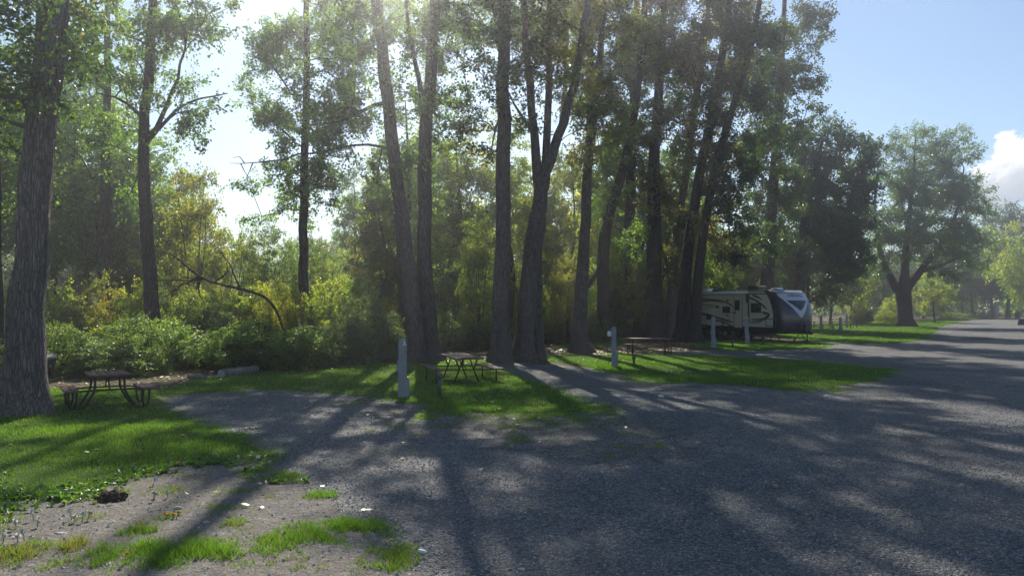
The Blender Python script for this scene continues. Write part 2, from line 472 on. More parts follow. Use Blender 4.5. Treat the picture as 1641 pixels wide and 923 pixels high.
def grow(rng, trunks, clumps, limb_from=2.0, twigs=8, per=30, leaf=0.10, wr=0.85, clump_r=0.85, droop=0.0, tip=0.009, step=0.7, up=0.5,
         flat=0.75, bare=(), rise=0.35, jit=0.07):
    """trunks: list of (pts, radii, attach) ; clumps: (n,3) points and (n,) densities. Returns chains and a leaf collector."""
    pos, par, rad, limb = [], [], [], []
    chains = []            # (node indices, limb id)
    for ti, (p, r, att) in enumerate(trunks):
        start = len(pos); idx = []
        lid = -1 if att is None else -2 - ti
        for i in range(len(p)):
            pos.append(p[i]); rad.append(r[i]); limb.append(lid)
            par.append(len(pos) - 2 if i else -1)
            idx.append(len(pos) - 1)
        chains.append((idx, lid, True))
    nfix = len(pos)
    C, D = clumps
    if len(C):
        A = np.array(pos)
        dm = np.min(np.linalg.norm(C[:, None, :] - A[None, :, :], axis=2), axis=1)
        order = np.argsort(dm)
    else: order = []
    PP = np.zeros((nfix + len(C) * 24 + 10, 3)); PP[:nfix] = pos
    OK = np.zeros(len(PP), bool)
    for i in range(nfix):
        OK[i] = pos[i][2] > limb_from or limb[i] < -1
    n = nfix
    ends = []
    nl = 0
    for ci in order:
        c = C[ci]
        hd = np.hypot(PP[:n, 0] - c[0], PP[:n, 1] - c[1])
        dz = PP[:n, 2] - (c[2] - rise * hd)
        cost = np.linalg.norm(PP[:n] - c, axis=1) + 1.6 * np.clip(dz, 0, None) + 1e6 * (~OK[:n])
        k = int(np.argmin(cost)); s = PP[k].copy(); dist = np.linalg.norm(c - s)
        m = max(2, min(22, int(dist / step) + 1))
        t = np.linspace(0, 1, m + 1)[1:]
        d = c - s
        ctrl = s + d * 0.5 + np.array((0, 0, 0.16 * dist)) * (1 if d[2] > -0.3 else 0.3) + rng.normal(0, jit * dist, 3)
        pts = ((1 - t) ** 2)[:, None] * s + (2 * t * (1 - t))[:, None] * ctrl + (t ** 2)[:, None] * c
        pts[:-1] += rng.normal(0, 0.045 * step, (len(pts) - 1, 3)) if len(pts) > 1 else 0
        lid = limb[k]
        if lid == -1: lid = nl; nl += 1
        idx = [k]; pk = k
        for q in pts:
            PP[n] = q; OK[n] = True; pos.append(q); par.append(pk); rad.append(0.0); limb.append(lid); pk = n; idx.append(n); n += 1
        ends.append((pk, ci)); chains.append((idx, lid, False))
    # pipe-model radii
    acc = np.zeros(n)
    for k, _ in ends: acc[k] += (tip * 1.6) ** 2.2
    for i in range(n - 1, nfix - 1, -1):
        acc[par[i]] += acc[i]
    rr = np.array(rad)
    for i in range(nfix, n):
        rr[i] = max(tip, acc[i] ** (1 / 2.2))
    out = []
    for idx, lid, fixed in chains:
        p = PP[idx]; r = rr[idx].copy()
        if not fixed: r[0] = min(rr[idx[0]] * 0.8, rr[idx[1]] * 1.25)
        out.append((p, r, lid, fixed))
    # twigs and leaves
    L = Q(); T = Q()
    for k, ci in ends:
        c = PP[k]; dens = D[ci]
        nt_ = max(3, int(round(twigs * dens)))
        pd = c - PP[par[k]]; pd /= np.linalg.norm(pd) + 1e-9
        dirs = rng.normal(0, 1, (nt_, 3)); dirs /= np.linalg.norm(dirs, axis=1)[:, None]
        dirs = dirs + pd * 0.45; dirs[:, 2] = dirs[:, 2] * flat - droop + 0.08
        dirs /= np.linalg.norm(dirs, axis=1)[:, None]
        ln = clump_r * rng.uniform(0.55, 1.25, nt_)
        ct = rng.random() * 0.5
        for d_, l_ in zip(dirs, ln):
            mid = c + d_ * l_ * 0.5 + rng.normal(0, 0.06, 3); e = c + d_ * l_ + rng.normal(0, 0.08, 3); e[2] -= 0.15 * droop * l_
            v, f = tube_np(np.array([c, mid, e]), np.array([tip * 0.8, tip * 0.6, tip * 0.25]), 3)
            T.add(v, f)
            m = int(per * rng.uniform(0.7, 1.3))
            t = rng.uniform(0.12, 1.05, m) ** 0.8
            b = np.where((t < 0.5)[:, None], c + (mid - c) * (t * 2)[:, None], mid + (e - mid) * (t * 2 - 1)[:, None])
            b = b + rng.normal(0, 0.11 * clump_r, (m, 3))
            L.add(*leaves(rng, b, np.tile(d_ * 0.5, (m, 1)), leaf, wr, np.clip(ct + rng.beta(2, 3, m) * 0.75 - 0.1, 0, 1), up))
    return out, L, T


def bark_profile(rng, n, k, amp, lobes=5, flare=None):
    """irregular trunk cross-section: slow lobes, furrows that run up the stem"""
    a = np.arange(k) * 2 * PI / k
    z = np.linspace(0, 1, n)[:, None]
    ph = rng.uniform(0, 6.28, 8)
    pr = 1 + 0.05 * np.sin(2 * a[None] + ph[0] + 3 * z) + 0.04 * np.sin(3 * a[None] + ph[1] - 4 * z)
    if amp:
        for q in range(3):
            fr = [11, 17, 23][q]
            if fr < k / 2.2: pr = pr + amp * np.sin(fr * a[None] + ph[2 + q] + rng.uniform(2, 7) * np.sin(z * rng.uniform(6, 16) + ph[5 + q]))
        for q in range(7):      # knots, burls and scars
            z0, a0, sg = rng.uniform(.03, .75), rng.uniform(0, 6.28), rng.uniform(.006, .014)
            da = np.angle(np.exp(1j * (a[None] - a0)))
            pr = pr + rng.choice([.22, .16, -.10]) * np.exp(-((z - z0) / sg) ** 2 - (da / .45) ** 2)
    if flare is not None:
        pr = pr + flare[:, None] * (0.30 * np.sin(lobes * a[None] + ph[6]) + 0.16 * np.sin((lobes - 2) * a[None] + ph[7]))
    return pr


def world_line(line, d, base):
    """[(px, py, diameter px)] at distance d -> local points and radii; a fourth value shifts the point in depth"""
    p = []; r = []
    for q in line:
        dd = d + (q[3] if len(q) > 3 else 0.0)
        p.append(P(q[0], q[1], dd) - base); r.append(q[2] * dd / F / 2)
    return np.array(p), np.array(r)


def ellipsoids(rng, blobs, d, base, cr):
    C = []; D = []
    for b in blobs:
        px, py, rx, ry = b[:4]; dens = b[4] if len(b) > 4 else 1.0; off = b[5] if len(b) > 5 else 0.0
        c = P(px, py, d + off) - base
        ex, ez = rx * d / F, ry * d / F; ey = max(0.8, (ex + ez) * 0.5)
        n = max(2, int(round(2.3 * dens * ex * ey * ez / cr ** 3)))
        u = rng.normal(0, 1, (n, 3)); u /= np.linalg.norm(u, axis=1)[:, None]
        u *= (rng.random(n) ** 0.45)[:, None]
        C.append(c + u * np.array((ex, ey, ez))); D += [min(1.15, 0.55 + 0.45 * dens)] * n
    return (np.concatenate(C), np.array(D)) if C else (np.zeros((0, 3)), np.zeros(0))


def make_tree(seed, name, label, d, trunk, blobs, mat, limbs=(), bmat=None, group=None, sides=28, furrow=0.0, limb_parts=6, cat='tree',
              trunk_step=0.3, flare=0.42, **kw):
    rng = np.random.default_rng(seed)
    bmat = bmat or BARK
    g = P(trunk[0][0], trunk[0][1], d); z0 = float(hz(g[0], g[1]))
    base = np.array((g[0], g[1], z0))
    root = tag(empty(name, base), label, cat, group)
    p, r = world_line(trunk, d, base); p[0][2] = -0.12
    p, r = densify(p, r, trunk_step)
    wob = rng.normal(0, 1, (len(p), 3)); wob[:, 2] = 0
    for _ in range(3): wob[1:-1] = (wob[:-2] + wob[1:-1] + wob[2:]) / 3
    p[2:] += wob[2:] * 0.06
    tr = [(p, r, None)]
    for l in limbs:
        lp, lr = densify(*world_line(l, d, base), 0.5)
        lp[1:-1] += rng.normal(0, 0.03, (len(lp) - 2, 3))
        tr.append((lp, lr, 0))
    cr = kw.get('clump_r', 0.85)
    C = ellipsoids(rng, blobs, d, base, cr)
    chains, L, T = grow(rng, tr, C, **kw)
    tq = Q(); limbq = {}; rest = Q()
    for i, (cp, crr, lid, fixed) in enumerate(chains):
        if fixed and i == 0:
            fl = np.exp(-np.clip(cp[:, 2], 0, None) / 0.45)
            v, f = tube_np(cp, crr * (1 + flare * fl), sides, bark_profile(rng, len(cp), sides, furrow, 5, fl * 0.6))
            tq.add(v, f)
        elif fixed:
            v, f = tube_np(cp, crr, max(6, sides // 2)); limbq.setdefault(lid, Q()).add(v, f)
        else:
            v, f = tube_np(cp, crr, 6 if crr[0] > 0.04 else 4); limbq.setdefault(lid, Q()).add(v, f)
    tq.obj('trunk', bmat, root, True)
    ids = sorted(limbq, key=lambda k: -sum(len(v) for v in limbq[k].v))
    for j, k in enumerate(ids):
        if j < limb_parts: limbq[k].obj('limb', bmat, root, True)
        else:
            for v, f in zip(limbq[k].v, limbq[k].f): rest.add(v, f - f.min())
    crown = L.obj('crown', mat, root)
    for v, f in zip(rest.v, rest.f): T.add(v, f - f.min())
    if T.v: tag(T.obj('twigs', TWIG, crown if crown else root), kind='stuff')
    return root


# ------------------------------------------------------------------ instanced plants (one mesh set per kind, copied)
def proto_tree(seed, h, w, crown_lo, mat, n, leaf, per=22, twigs=8, cr=0.9, wr=0.8, stems=1, droop=0.0, shape='round', bm=None, rise=0.35):
    """a free-standing tree or shrub of height h and width w around its own origin"""
    rng = np.random.default_rng(seed)
    tr = []
    for s in range(stems):
        a = rng.uniform(0, 6.28); sp = 0.0 if stems == 1 else w * 0.16
        lean = rng.normal(0, 0.04 * h, 2) if stems == 1 else np.array((math.cos(a), math.sin(a))) * w * rng.uniform(0.1, 0.3)
        hh = h * rng.uniform(0.75, 0.92)
        q = [(math.cos(a) * sp * 0.3, math.sin(a) * sp * 0.3, -0.1)]
        for t in (0.3, 0.6, 1.0): q.append((q[0][0] + lean[0] * t + rng.normal(0, 0.02 * h), q[0][1] + lean[1] * t + rng.normal(0, 0.02 * h), hh * t))
        r0 = h * (0.017 if stems == 1 else 0.008)
        p, r = densify(np.array(q), np.array([r0, r0 * 0.8, r0 * 0.5, r0 * 0.12]), max(0.25, h / 18))
        tr.append((p, r, None if s == 0 else 0))
    C = []
    while len(C) < n:
        u = rng.uniform(-1, 1, 3)
        t = (u[2] + 1) / 2
        if shape == 'round': lim = math.sqrt(max(0, 1 - u[2] ** 2)) * (1.0 if u[2] > -0.3 else 0.95)
        elif shape == 'cone': lim = (1 - t) * 0.95 + 0.08
        elif shape == 'dome': lim = math.sqrt(max(0, 1 - t ** 2.2))
        else: lim = 0.75 * math.sin(PI * min(1, 0.12 + t * 0.88)) ** 0.7
        lim *= 0.85 + 0.22 * math.sin(5 * math.atan2(u[1], u[0]) + 7 * t + seed)
        rr = math.hypot(u[0], u[1])
        if rr > lim or (rr < lim * 0.35 and rng.random() < 0.6): continue
        C.append((u[0] * w / 2, u[1] * w / 2, crown_lo + t * (h - crown_lo)))
    return grow(rng, tr, (np.array(C), np.ones(n)), crown_lo * 0.5, twigs, per, leaf, wr, cr, droop, tip=0.008 if stems == 1 else 0.005, step=max(0.25, h / 16), rise=rise)


PROTO = {}


def proto(key, *a, sides=7, **kw):
    chains, L, T = proto_tree(*a, **kw)
    q = Q()
    for cp, crr, lid, fixed in chains:
        v, f = tube_np(cp, crr, sides if fixed else 4); q.add(v, f)
    for v, f in zip(T.v, T.f): q.add(v, f - f.min())
    PROTO[key] = (np_mesh(key + '_wood', np.concatenate(q.v), np.concatenate(q.f), BARKD, smooth=True),
                  np_mesh(key + '_leaves', np.concatenate(L.v), np.concatenate(L.f), a[4], tint=np.concatenate(L.t)), a[1], a[2])


def plant(key, name, label, loc, h, w, mat=None, rz=0.0, cat='tree', group=None, stem='trunk', leafn='crown'):
    wood, lv, ph, pw = PROTO[key]
    root = tag(empty(name, loc, rz), label, cat, group)
    root.scale = (w / pw, w / pw, h / ph)
    a = link(bpy.data.objects.new(stem, wood), root)
    b = link(bpy.data.objects.new(leafn, lv), root)
    if mat is not None:
        b.material_slots[0].link = 'OBJECT'; b.material_slots[0].material = mat
    return root


# ------------------------------------------------------------------ ground sheets
def inside(poly, x, y):
    x = np.asarray(x); y = np.asarray(y); r = np.zeros(x.shape, bool)
    n = len(poly); j = n - 1
    for i in range(n):
        xi, yi = poly[i]; xj, yj = poly[j]
        with np.errstate(divide='ignore', invalid='ignore'):
            c = ((yi > y) != (yj > y)) & (x < (xj - xi) * (y - yi) / (yj - yi + 1e-12) + xi)
        r ^= c; j = i
    return r


def pxpoly(pts):
    return [tuple(G(a, b)[:2]) for a, b in pts]


def rough(poly, seed, step=0.22, amp=0.10):
    """resampled outline with a ragged edge"""
    rng = np.random.default_rng(seed); out = []
    n = len(poly)
    for i in range(n):
        a = np.array(poly[i]); b = np.array(poly[(i + 1) % n]); L = np.linalg.norm(b - a)
        dm = max(4.0, 0.5 * np.linalg.norm(a + b))
        k = max(1, int(L / (step * max(1, dm / 15))))
        nrm = np.array((-(b - a)[1], (b - a)[0])) / (L + 1e-9)
        for q in range(k):
            t = q / k; p = a + (b - a) * t
            out.append(tuple(p + nrm * (rng.normal(0, amp * 0.6) + amp * math.sin(i * 2.1 + q * 0.9) * 0.5)))
    return out


def sheet(name, poly, off, mat, kind='structure'):
    poly = np.array(poly); n = len(poly)
    lo = poly.min(0); hi = poly.max(0); rng = np.random.default_rng(n)
    pts = []
    for s, d0, d1 in ((0.55, 0, 22), (1.6, 22, 60), (6, 60, 400)):
        gx, gy = np.meshgrid(np.arange(lo[0], hi[0], s), np.arange(lo[1], hi[1], s))
        gx = gx.ravel() + rng.uniform(-.1, .1, gx.size) * s; gy = gy.ravel() + rng.uniform(-.1, .1, gy.size) * s
        dd = np.hypot(gx, gy); m = (dd >= d0) & (dd < d1) & inside(poly, gx, gy)
        pts.append(np.column_stack([gx[m], gy[m]]))
    allp = np.vstack([poly] + pts)
    r = delaunay_2d_cdt([Vector(p) for p in allp], [(i, (i + 1) % n) for i in range(n)], [], 1, 1e-5)
    v = np.array([(p.x, p.y) for p in r[0]]); z = hz(v[:, 0], v[:, 1]) + off
    me = bpy.data.meshes.new(name); me.from_pydata([(a, b, c) for (a, b), c in zip(v.tolist(), z.tolist())], [], [tuple(f) for f in r[2]])
    for p in me.polygons: p.use_smooth = True
    bm = bmesh.new(); bm.from_mesh(me); bmesh.ops.recalc_face_normals(bm, faces=bm.faces)
    if sum(f.normal.z for f in bm.faces) < 0: bmesh.ops.reverse_faces(bm, faces=bm.faces)
    bm.to_mesh(me); bm.free()
    me.materials.append(mat)
    return tag(link(bpy.data.objects.new(name, me)), kind=kind)


gx = np.concatenate([[-900, -500, -300, -200, -140, -100], np.arange(-80, -24, 4), np.arange(-24, 34, 1.0), np.arange(34, 120, 4), [140, 200, 300, 500, 900]])
gy = np.concatenate([[-300, -120, -60, -30, -15], np.arange(-8, 50, 1.0), np.arange(50, 130, 4), [140, 170, 220, 300, 450, 700, 1200]])
XX, YY = np.meshgrid(gx, gy); nx = len(gx)
vv = np.column_stack([XX.ravel(), YY.ravel(), hz(XX, YY).ravel() - 0.004])
ii = np.arange(len(gy) - 1)[:, None] * nx + np.arange(nx - 1)[None]
tag(np_obj('ground', vv, np.stack([ii, ii + 1, ii + nx + 1, ii + nx], -1).reshape(-1, 4), SOIL, smooth=True), kind='structure')

gravel_poly = [(-7.5, 1.0)] + pxpoly([(-700, 870), (0, 700), (200, 655), (255, 638), (290, 627), (420, 618), (560, 616), (700, 600), (752, 588), (775, 581), (800, 578), (840, 580), (900, 586), (960, 590), (1000, 572), (1050, 562),
              (1100, 560), (1160, 560), (1200, 556), (1290, 548), (1400, 541), (1480, 533), (1520, 519), (1560, 511), (1620, 508.5), (1800, 509), (2300, 530)]) + [(60, 20), (45, -8), (-8, -8)]
sheet('gravel_road', rough(gravel_poly, 1, 0.25, 0.22), 0.006, GRAVEL)

dirt_poly = [tuple(p) for p in pxpoly([(-250, 850), (0, 815), (110, 795), (200, 770), (300, 748), (420, 728), (450, 752), (500, 790), (560, 830), (610, 862), (650, 905), (680, 960), (700, 1060), (-300, 1100)])]
sheet('dirt_patch', rough(dirt_poly, 2, 0.10, 0.12), 0.012, DIRT)
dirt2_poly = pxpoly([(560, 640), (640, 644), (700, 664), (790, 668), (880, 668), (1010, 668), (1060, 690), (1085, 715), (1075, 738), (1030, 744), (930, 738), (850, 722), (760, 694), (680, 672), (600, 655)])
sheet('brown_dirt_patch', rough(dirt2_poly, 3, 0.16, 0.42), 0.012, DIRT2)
tip_poly = pxpoly([(1230, 615), (1330, 612), (1420, 604), (1400, 618), (1340, 632), (1290, 634), (1250, 626)])
sheet('sandy_dirt_patch', rough(tip_poly, 4, 0.3, 0.12), 0.012, DIRT)

lawn_a = pxpoly([(-420, 800), (-150, 826), (0, 806), (60, 798), (130, 785), (200, 766), (280, 750), (370, 741), (425, 733), (425, 724), (390, 706), (340, 690), (300, 671), (262, 655), (245, 642), (248, 632), (200, 622), (100, 624), (-60, 632), (-420, 660)])
lawn_b = pxpoly([(262, 634), (280, 622), (340, 606), (450, 592), (530, 582), (600, 575), (660, 573), (720, 574), (778, 578), (775, 590), (815, 602), (860, 617), (925, 642), (975, 655), (955, 662), (905, 664), (860, 660), (800, 661), (735, 656), (690, 652), (640, 642), (560, 629), (480, 623), (400, 622), (320, 629)])
lawn_c = pxpoly([(862, 573), (895, 570), (940, 572), (985, 569), (1060, 571), (1120, 569), (1200, 573), (1290, 580), (1370, 586), (1428, 592), (1424, 604), (1372, 615), (1310, 622), (1265, 624), (1200, 618), (1120, 612), (1050, 607), (982, 597), (930, 584)])
lawn_d = pxpoly([(1105, 550), (1180, 548), (1300, 548), (1330, 552), (1320, 558), (1240, 561), (1185, 562), (1130, 558)])
lawn_e = pxpoly([(1255, 530), (1300, 520), (1390, 513.5), (1500, 512.5), (1565, 511.5), (1530, 517), (1500, 525), (1495, 533), (1488, 542), (1440, 550), (1380, 551), (1290, 546), (1240, 540)])
lawn_f = pxpoly([(895, 556), (930, 547), (1010, 541), (1030, 546), (985, 556), (930, 561)])
LAWNS = [(lawn_a, 11), (lawn_b, 12), (lawn_c, 13), (lawn_d, 14), (lawn_e, 15), (lawn_f, 16)]
LAWNS = [(rough(p, s, 0.14, 0.17), s) for p, s in LAWNS]
for p, s in LAWNS: sheet('lawn', p, 0.018, LAWN)


def vnoise(x, y, s, seed):
    rng = np.random.default_rng(seed); r = np.zeros_like(x)
    for i in range(7):
        a = rng.uniform(0, 6.28); k = s * rng.uniform(0.6, 2.2)
        r += np.sin((x * math.cos(a) + y * math.sin(a)) * k + rng.uniform(0, 6.28))
    return r / 3.7


def blades(name, px, py, h, w, mat, seed, z0=0.015, tint=None, lean=0.45):
    rng = np.random.default_rng(seed); n = len(px)
    a = rng.uniform(0, 2 * PI, n); b = rng.uniform(0, 2 * PI, n)
    z = hz(px, py) + z0
    le = h * rng.uniform(0.1, lean, n) * 1.6
    bx = np.cos(a) * w / 2; by = np.sin(a) * w / 2
    v = np.stack([np.column_stack([px - bx, py - by, z]), np.column_stack([px + bx, py + by, z]), np.column_stack([px + np.cos(b) * le, py + np.sin(b) * le, z + h])], 1)
    t = rng.beta(2.2, 2.2, n) * 0.8 + 0.05 if tint is None else tint
    return tag(np_obj(name, v.reshape(-1, 3), np.arange(3 * n).reshape(-1, 3), mat, tint=np.clip(t, 0, 1)), kind='stuff')


def scatter(poly, dens, seed, maxn=400000):
    """random points in poly, dens(d) per square metre"""
    poly = np.array(poly); lo = poly.min(0); hi = poly.max(0); rng = np.random.default_rng(seed)
    dmin = max(5.0, np.min(np.hypot(poly[:, 0], poly[:, 1])))
    top = dens(dmin); n = int(min(6e6, top * np.prod(hi - lo)))
    x = rng.uniform(lo[0], hi[0], n); y = rng.uniform(lo[1], hi[1], n)
    d = np.hypot(x, y)
    k = rng.random(n) < dens(d) / top
    x, y = x[k], y[k]
    m = inside(poly, x, y)
    # only what can be in or near the frame
    m &= (np.abs(x) < y * 0.78 + 1.5)
    return x[m][:maxn], y[m][:maxn]


for p, s in LAWNS:
    x, y = scatter(p, lambda d: 2600 * (9.0 / np.maximum(d, 9.0)) ** 1.75, s + 100)
    rng = np.random.default_rng(s)
    d = np.hypot(x, y)
    nz = vnoise(x, y, 1.6, s); n2 = vnoise(x, y, 0.45, s + 5)
    thin = rng.random(len(x)) < np.clip(1.05 - (0.45 if s != 11 else 0.12) * np.clip(n2 * 1.2 + 0.1, 0, 1), 0, 1)
    x, y, d, nz, n2 = x[thin], y[thin], d[thin], nz[thin], n2[thin]
    h = (0.052 + 0.016 * nz) * rng.uniform(0.6, 1.35, len(x))
    w = 0.0065 * np.maximum(1, d / 9.0)
    n4 = vnoise(x, y, 3.2, s + 9)
    t = rng.beta(2.2, 2.2, len(x)) * 0.75 + 0.10 + 0.10 * nz + 0.07 * n2 + 0.08 * n4 + 0.35 * (rng.random(len(x)) < .05)
    blades('lawn_grass', x, y, h, w, GRASS, s, 0.012, t)

# straggling blades beyond the lawns' edges
ex, ey = [], []
for p, s in LAWNS:
    rng = np.random.default_rng(s + 900); q = np.array(p); nxt = np.roll(q, -1, 0); ln = np.linalg.norm(nxt - q, axis=1); dm = np.hypot(q[:, 0], q[:, 1])
    for a, b, l, d in zip(q, nxt, ln, dm):
        n = int(l * 420 * (9 / max(9, d)) ** 1.1 * rng.uniform(.2, 1.5)); t = rng.random(n)[:, None]; o = rng.normal(0, 1, (n, 2)) * (.10 + .16 * rng.random())
        z = a + (b - a) * t + o; ex.append(z[:, 0]); ey.append(z[:, 1])
ex = np.concatenate(ex); ey = np.concatenate(ey); k = np.abs(ex) < ey * .78 + 1.5; ex, ey = ex[k], ey[k]; rng = np.random.default_rng(77)
blades('edge_grass', ex, ey, .045 * rng.uniform(.4, 1.4, len(ex)), .0065 * np.maximum(1, np.hypot(ex, ey) / 9), GRASS, 78, .008, rng.beta(2, 2, len(ex)) * .9 + .05, .8)

# rougher tufts on the bare dirt and along the drive (cx, cy, rx, ry in photograph pixels, dryness, height, density)
TUFTS = [(515, 795, 30, 10, 0, .07, 1), (345, 820, 38, 13, .3, .05, .8), (440, 772, 55, 14, .3, .05, .9), (412, 750, 30, 12, 0, .06, 1), (228, 858, 32, 13, .2, .07, 1), (275, 833, 26, 10, .2, .06, 1),
         (540, 862, 105, 27, 0, .075, 1.2), (470, 880, 80, 24, .1, .07, 1.1), (610, 905, 70, 26, .3, .06, .8), (250, 908, 110, 26, .05, .085, 1.2), (330, 890, 60, 22, .1, .07, 1), (40, 893, 75, 30, .55, .08, .9), (130, 883, 28, 14, .95, .10, .9),
         (420, 905, 70, 22, .3, .06, .6), (645, 885, 30, 28, .1, .06, .7), (300, 765, 40, 8, .5, .04, .6), (265, 788, 40, 9, .5, .04, .5), (205, 825, 16, 5, .3, .05, .8), (360, 786, 60, 9, .5, .04, .5), (390, 855, 40, 12, .6, .05, .4), (310, 862, 30, 14, .6, .05, .4),
         (480, 918, 60, 14, .5, .06, .6), (740, 652, 65, 11, 0, .07, 1.3), (700, 665, 50, 8, .2, .06, 1.0), (795, 650, 26, 8, 0, .08, 1.3), (850, 672, 120, 14, .35, .05, .5), (950, 680, 80, 10, .4, .05, .4), (835, 700, 30, 9, .5, .05, .6), (975, 735, 14, 6, .3, .05, .8),
         (665, 640, 30, 8, .1, .06, .6), (590, 645, 60, 9, .6, .05, .3), (1050, 608, 60, 8, 0, .08, 1.0), (980, 590, 40, 8, 0, .09, 1.0), (1300, 622, 70, 6, .3, .06, .7), (255, 640, 26, 8, .6, .06, .7), (330, 628, 90, 5, .5, .05, .5), (-60, 850, 90, 30, .5, .08, .8)]
trng = np.random.default_rng(4242)
for _ in range(110):     # small stray weeds all over the bare dirt
    TUFTS.append((trng.uniform(-40, 640), trng.uniform(752, 925), trng.uniform(5, 18), trng.uniform(2.5, 6), trng.uniform(0, .8), trng.uniform(.025, .06), trng.uniform(.3, .8)))
    if not inside(dirt_poly, *[np.array([v]) for v in G(*TUFTS[-1][:2])[:2]])[0]: TUFTS.pop()
for _ in range(40):
    TUFTS.append((trng.uniform(580, 1060), trng.uniform(645, 740), trng.uniform(8, 30), trng.uniform(2, 5), trng.uniform(.2, .9), trng.uniform(.03, .06), trng.uniform(.15, .5)))
TUFTS += [(880, 668, 110, 7, .25, .05, .7), (970, 664, 50, 6, .3, .05, .6), (790, 666, 60, 6, .2, .05, .8), (720, 662, 40, 6, .1, .06, .9), (940, 676, 60, 6, .4, .04, .4), (200, 900, 90, 22, .1, .09, 1.2), (300, 905, 100, 24, .05, .09, 1.2), (400, 885, 50, 16, .1, .08, 1.0), (580, 852, 60, 14, .05, .08, 1.2), (90, 915, 80, 16, .4, .09, 1.0), (375, 850, 26, 10, .3, .07, .9), (455, 762, 34, 10, .1, .08, 1.2), (640, 915, 40, 14, .2, .07, 1.0), (20, 900, 50, 20, .7, .10, 1.0), (225, 862, 40, 10, .1, .08, 1.2)]
gp = {0: [], 1: []}
for i, (cx, cy, rx, ry, dry, hh, dn) in enumerate(TUFTS):
    c = G(cx, cy)[:2]; ex = abs(G(cx + rx, cy)[0] - c[0]); ey = abs(G(cx, cy - ry)[1] - c[1])
    rng = np.random.default_rng(500 + i); d = float(np.hypot(*c))
    n = int(2.2 * dn * PI * ex * ey * 2600 * (9.0 / max(9, d)) ** 1.6)
    r = np.sqrt(rng.random(n)) * 1.12; a = rng.uniform(0, 2 * PI, n)
    x = c[0] + r * np.cos(a) * ex; y = c[1] + r * np.sin(a) * ey
    cl = vnoise(x, y, 5.5, 40 + i) * 0.8 + vnoise(x, y, 16.0, 140 + i) * 0.6 + 0.6 * (1 - r) + 0.02
    k = (cl > rng.uniform(0, 0.75, n)) & (rng.random(n) < 1.15 - r ** 2.5)
    x, y = x[k], y[k]; n = len(x)
    isdry = rng.random(n) < dry
    h = hh * .72 * rng.uniform(0.45, 1.5, n) * (0.65 + 0.55 * np.clip(cl[k], 0, 1.4))
    w = np.full(n, 0.0065 * max(1, d / 9))
    for q in (0, 1):
        m = isdry if q else ~isdry
        gp[q].append((x[m], y[m], h[m], w[m]))
for q in (0, 1):
    x, y, h, w = [np.concatenate(z) for z in zip(*gp[q])]
    blades('dry_grass' if q else 'tuft_grass', x, y, h, w, DRYG if q else GRASS, 71 + q, 0.01, lean=0.8)

# broad-leaved weeds: rosettes along the lawn's edge
WEEDS = [(0, 822, 40, 16, 46), (60, 800, 55, 14, 60), (120, 790, 45, 12, 40), (170, 776, 30, 8, 26), (150, 795, 40, 10, 26), (15, 775, 14, 16, 8), (240, 758, 50, 6, 40), (300, 745, 40, 5, 36), (355, 741, 40, 5, 34), (425, 736, 26, 8, 24), (405, 752, 22, 8, 14), (440, 772, 30, 6, 10), (490, 770, 12, 4, 5),
         (700, 655, 40, 8, 30), (745, 645, 50, 6, 30), (795, 648, 20, 6, 16), (960, 590, 18, 8, 14), (1070, 610, 12, 4, 8), (110, 803, 40, 8, 24), (-40, 825, 50, 15, 30), (370, 745, 30, 5, 10)]
wq = Q()
for i, (cx, cy, rx, ry, n) in enumerate(WEEDS):
    rng = np.random.default_rng(700 + i)
    for _ in range(n):
        c = ground(cx + rng.normal(0, rx * 0.5), cy + rng.normal(0, ry * 0.5)); m = rng.integers(5, 10)
        s = rng.uniform(0.05, 0.11)
        a = rng.uniform(0, 2 * PI, m); el = rng.uniform(0.25, 1.1, m)
        d = np.column_stack([np.cos(a) * np.cos(el), np.sin(a) * np.cos(el), np.sin(el)])
        side = np.column_stack([-np.sin(a), np.cos(a), np.zeros(m)])
        l = s * rng.uniform(0.6, 1.25, m)[:, None]
        b = np.tile(c + np.array((0, 0, 0.012)), (m, 1))
        mid = b + d * l * 0.55; tipp = b + d * l * np.array((1.0, 1.0, 0.75))
        v = np.stack([b, mid + side * l * 0.24, tipp, mid - side * l * 0.24], 1).reshape(-1, 3)
        wq.add(v, np.arange(4 * m).reshape(-1, 4), np.clip(rng.beta(2, 2, m) * 0.8 + 0.1, 0, 1))
tag(wq.obj('weed_rosettes', WEED), kind='stuff')

# loose stones near the camera, pale fallen leaves on litter, lawn and gravel
near = [(-10, 4), (16, 4), (16, 20), (-10, 20)]
x, y = scatter(near, lambda d: 1500 * (6.0 / np.maximum(d, 6.0)) ** 1.5, 31)
lawnmask = np.zeros(len(x), bool)
for p, s in LAWNS: lawnmask |= inside(p, x, y)
rng = np.random.default_rng(32); indirt = inside(dirt_poly, x, y)
k = ~lawnmask & (~indirt | (rng.random(len(x)) < 0.35)); x, y, indirt = x[k], y[k], indirt[k]
n = len(x); s = np.where(indirt, rng.gamma(2.0, 0.005, n), rng.gamma(3, 0.0027, n)) + 0.004; s = np.clip(s, 0.004, np.where(indirt, 0.03, 0.019))
ang = rng.uniform(0, 2 * PI, n); z = hz(x, y)
ring = []
for q in range(4):
    a = ang + q * PI / 2 + rng.uniform(-.35, .35, n); r = s * rng.uniform(0.6, 1.1, n)
    ring.append(np.column_stack([x + np.cos(a) * r, y + np.sin(a) * r, z + 0.004 + s * rng.uniform(0.0, 0.35, n)]))
ap = np.column_stack([x + rng.normal(0, .25, n) * s, y + rng.normal(0, .25, n) * s, z + 0.006 + s * rng.uniform(0.5, 0.9, n)])
vs = np.stack(ring + [ap], 1).reshape(-1, 3); o = np.arange(n)[:, None] * 5
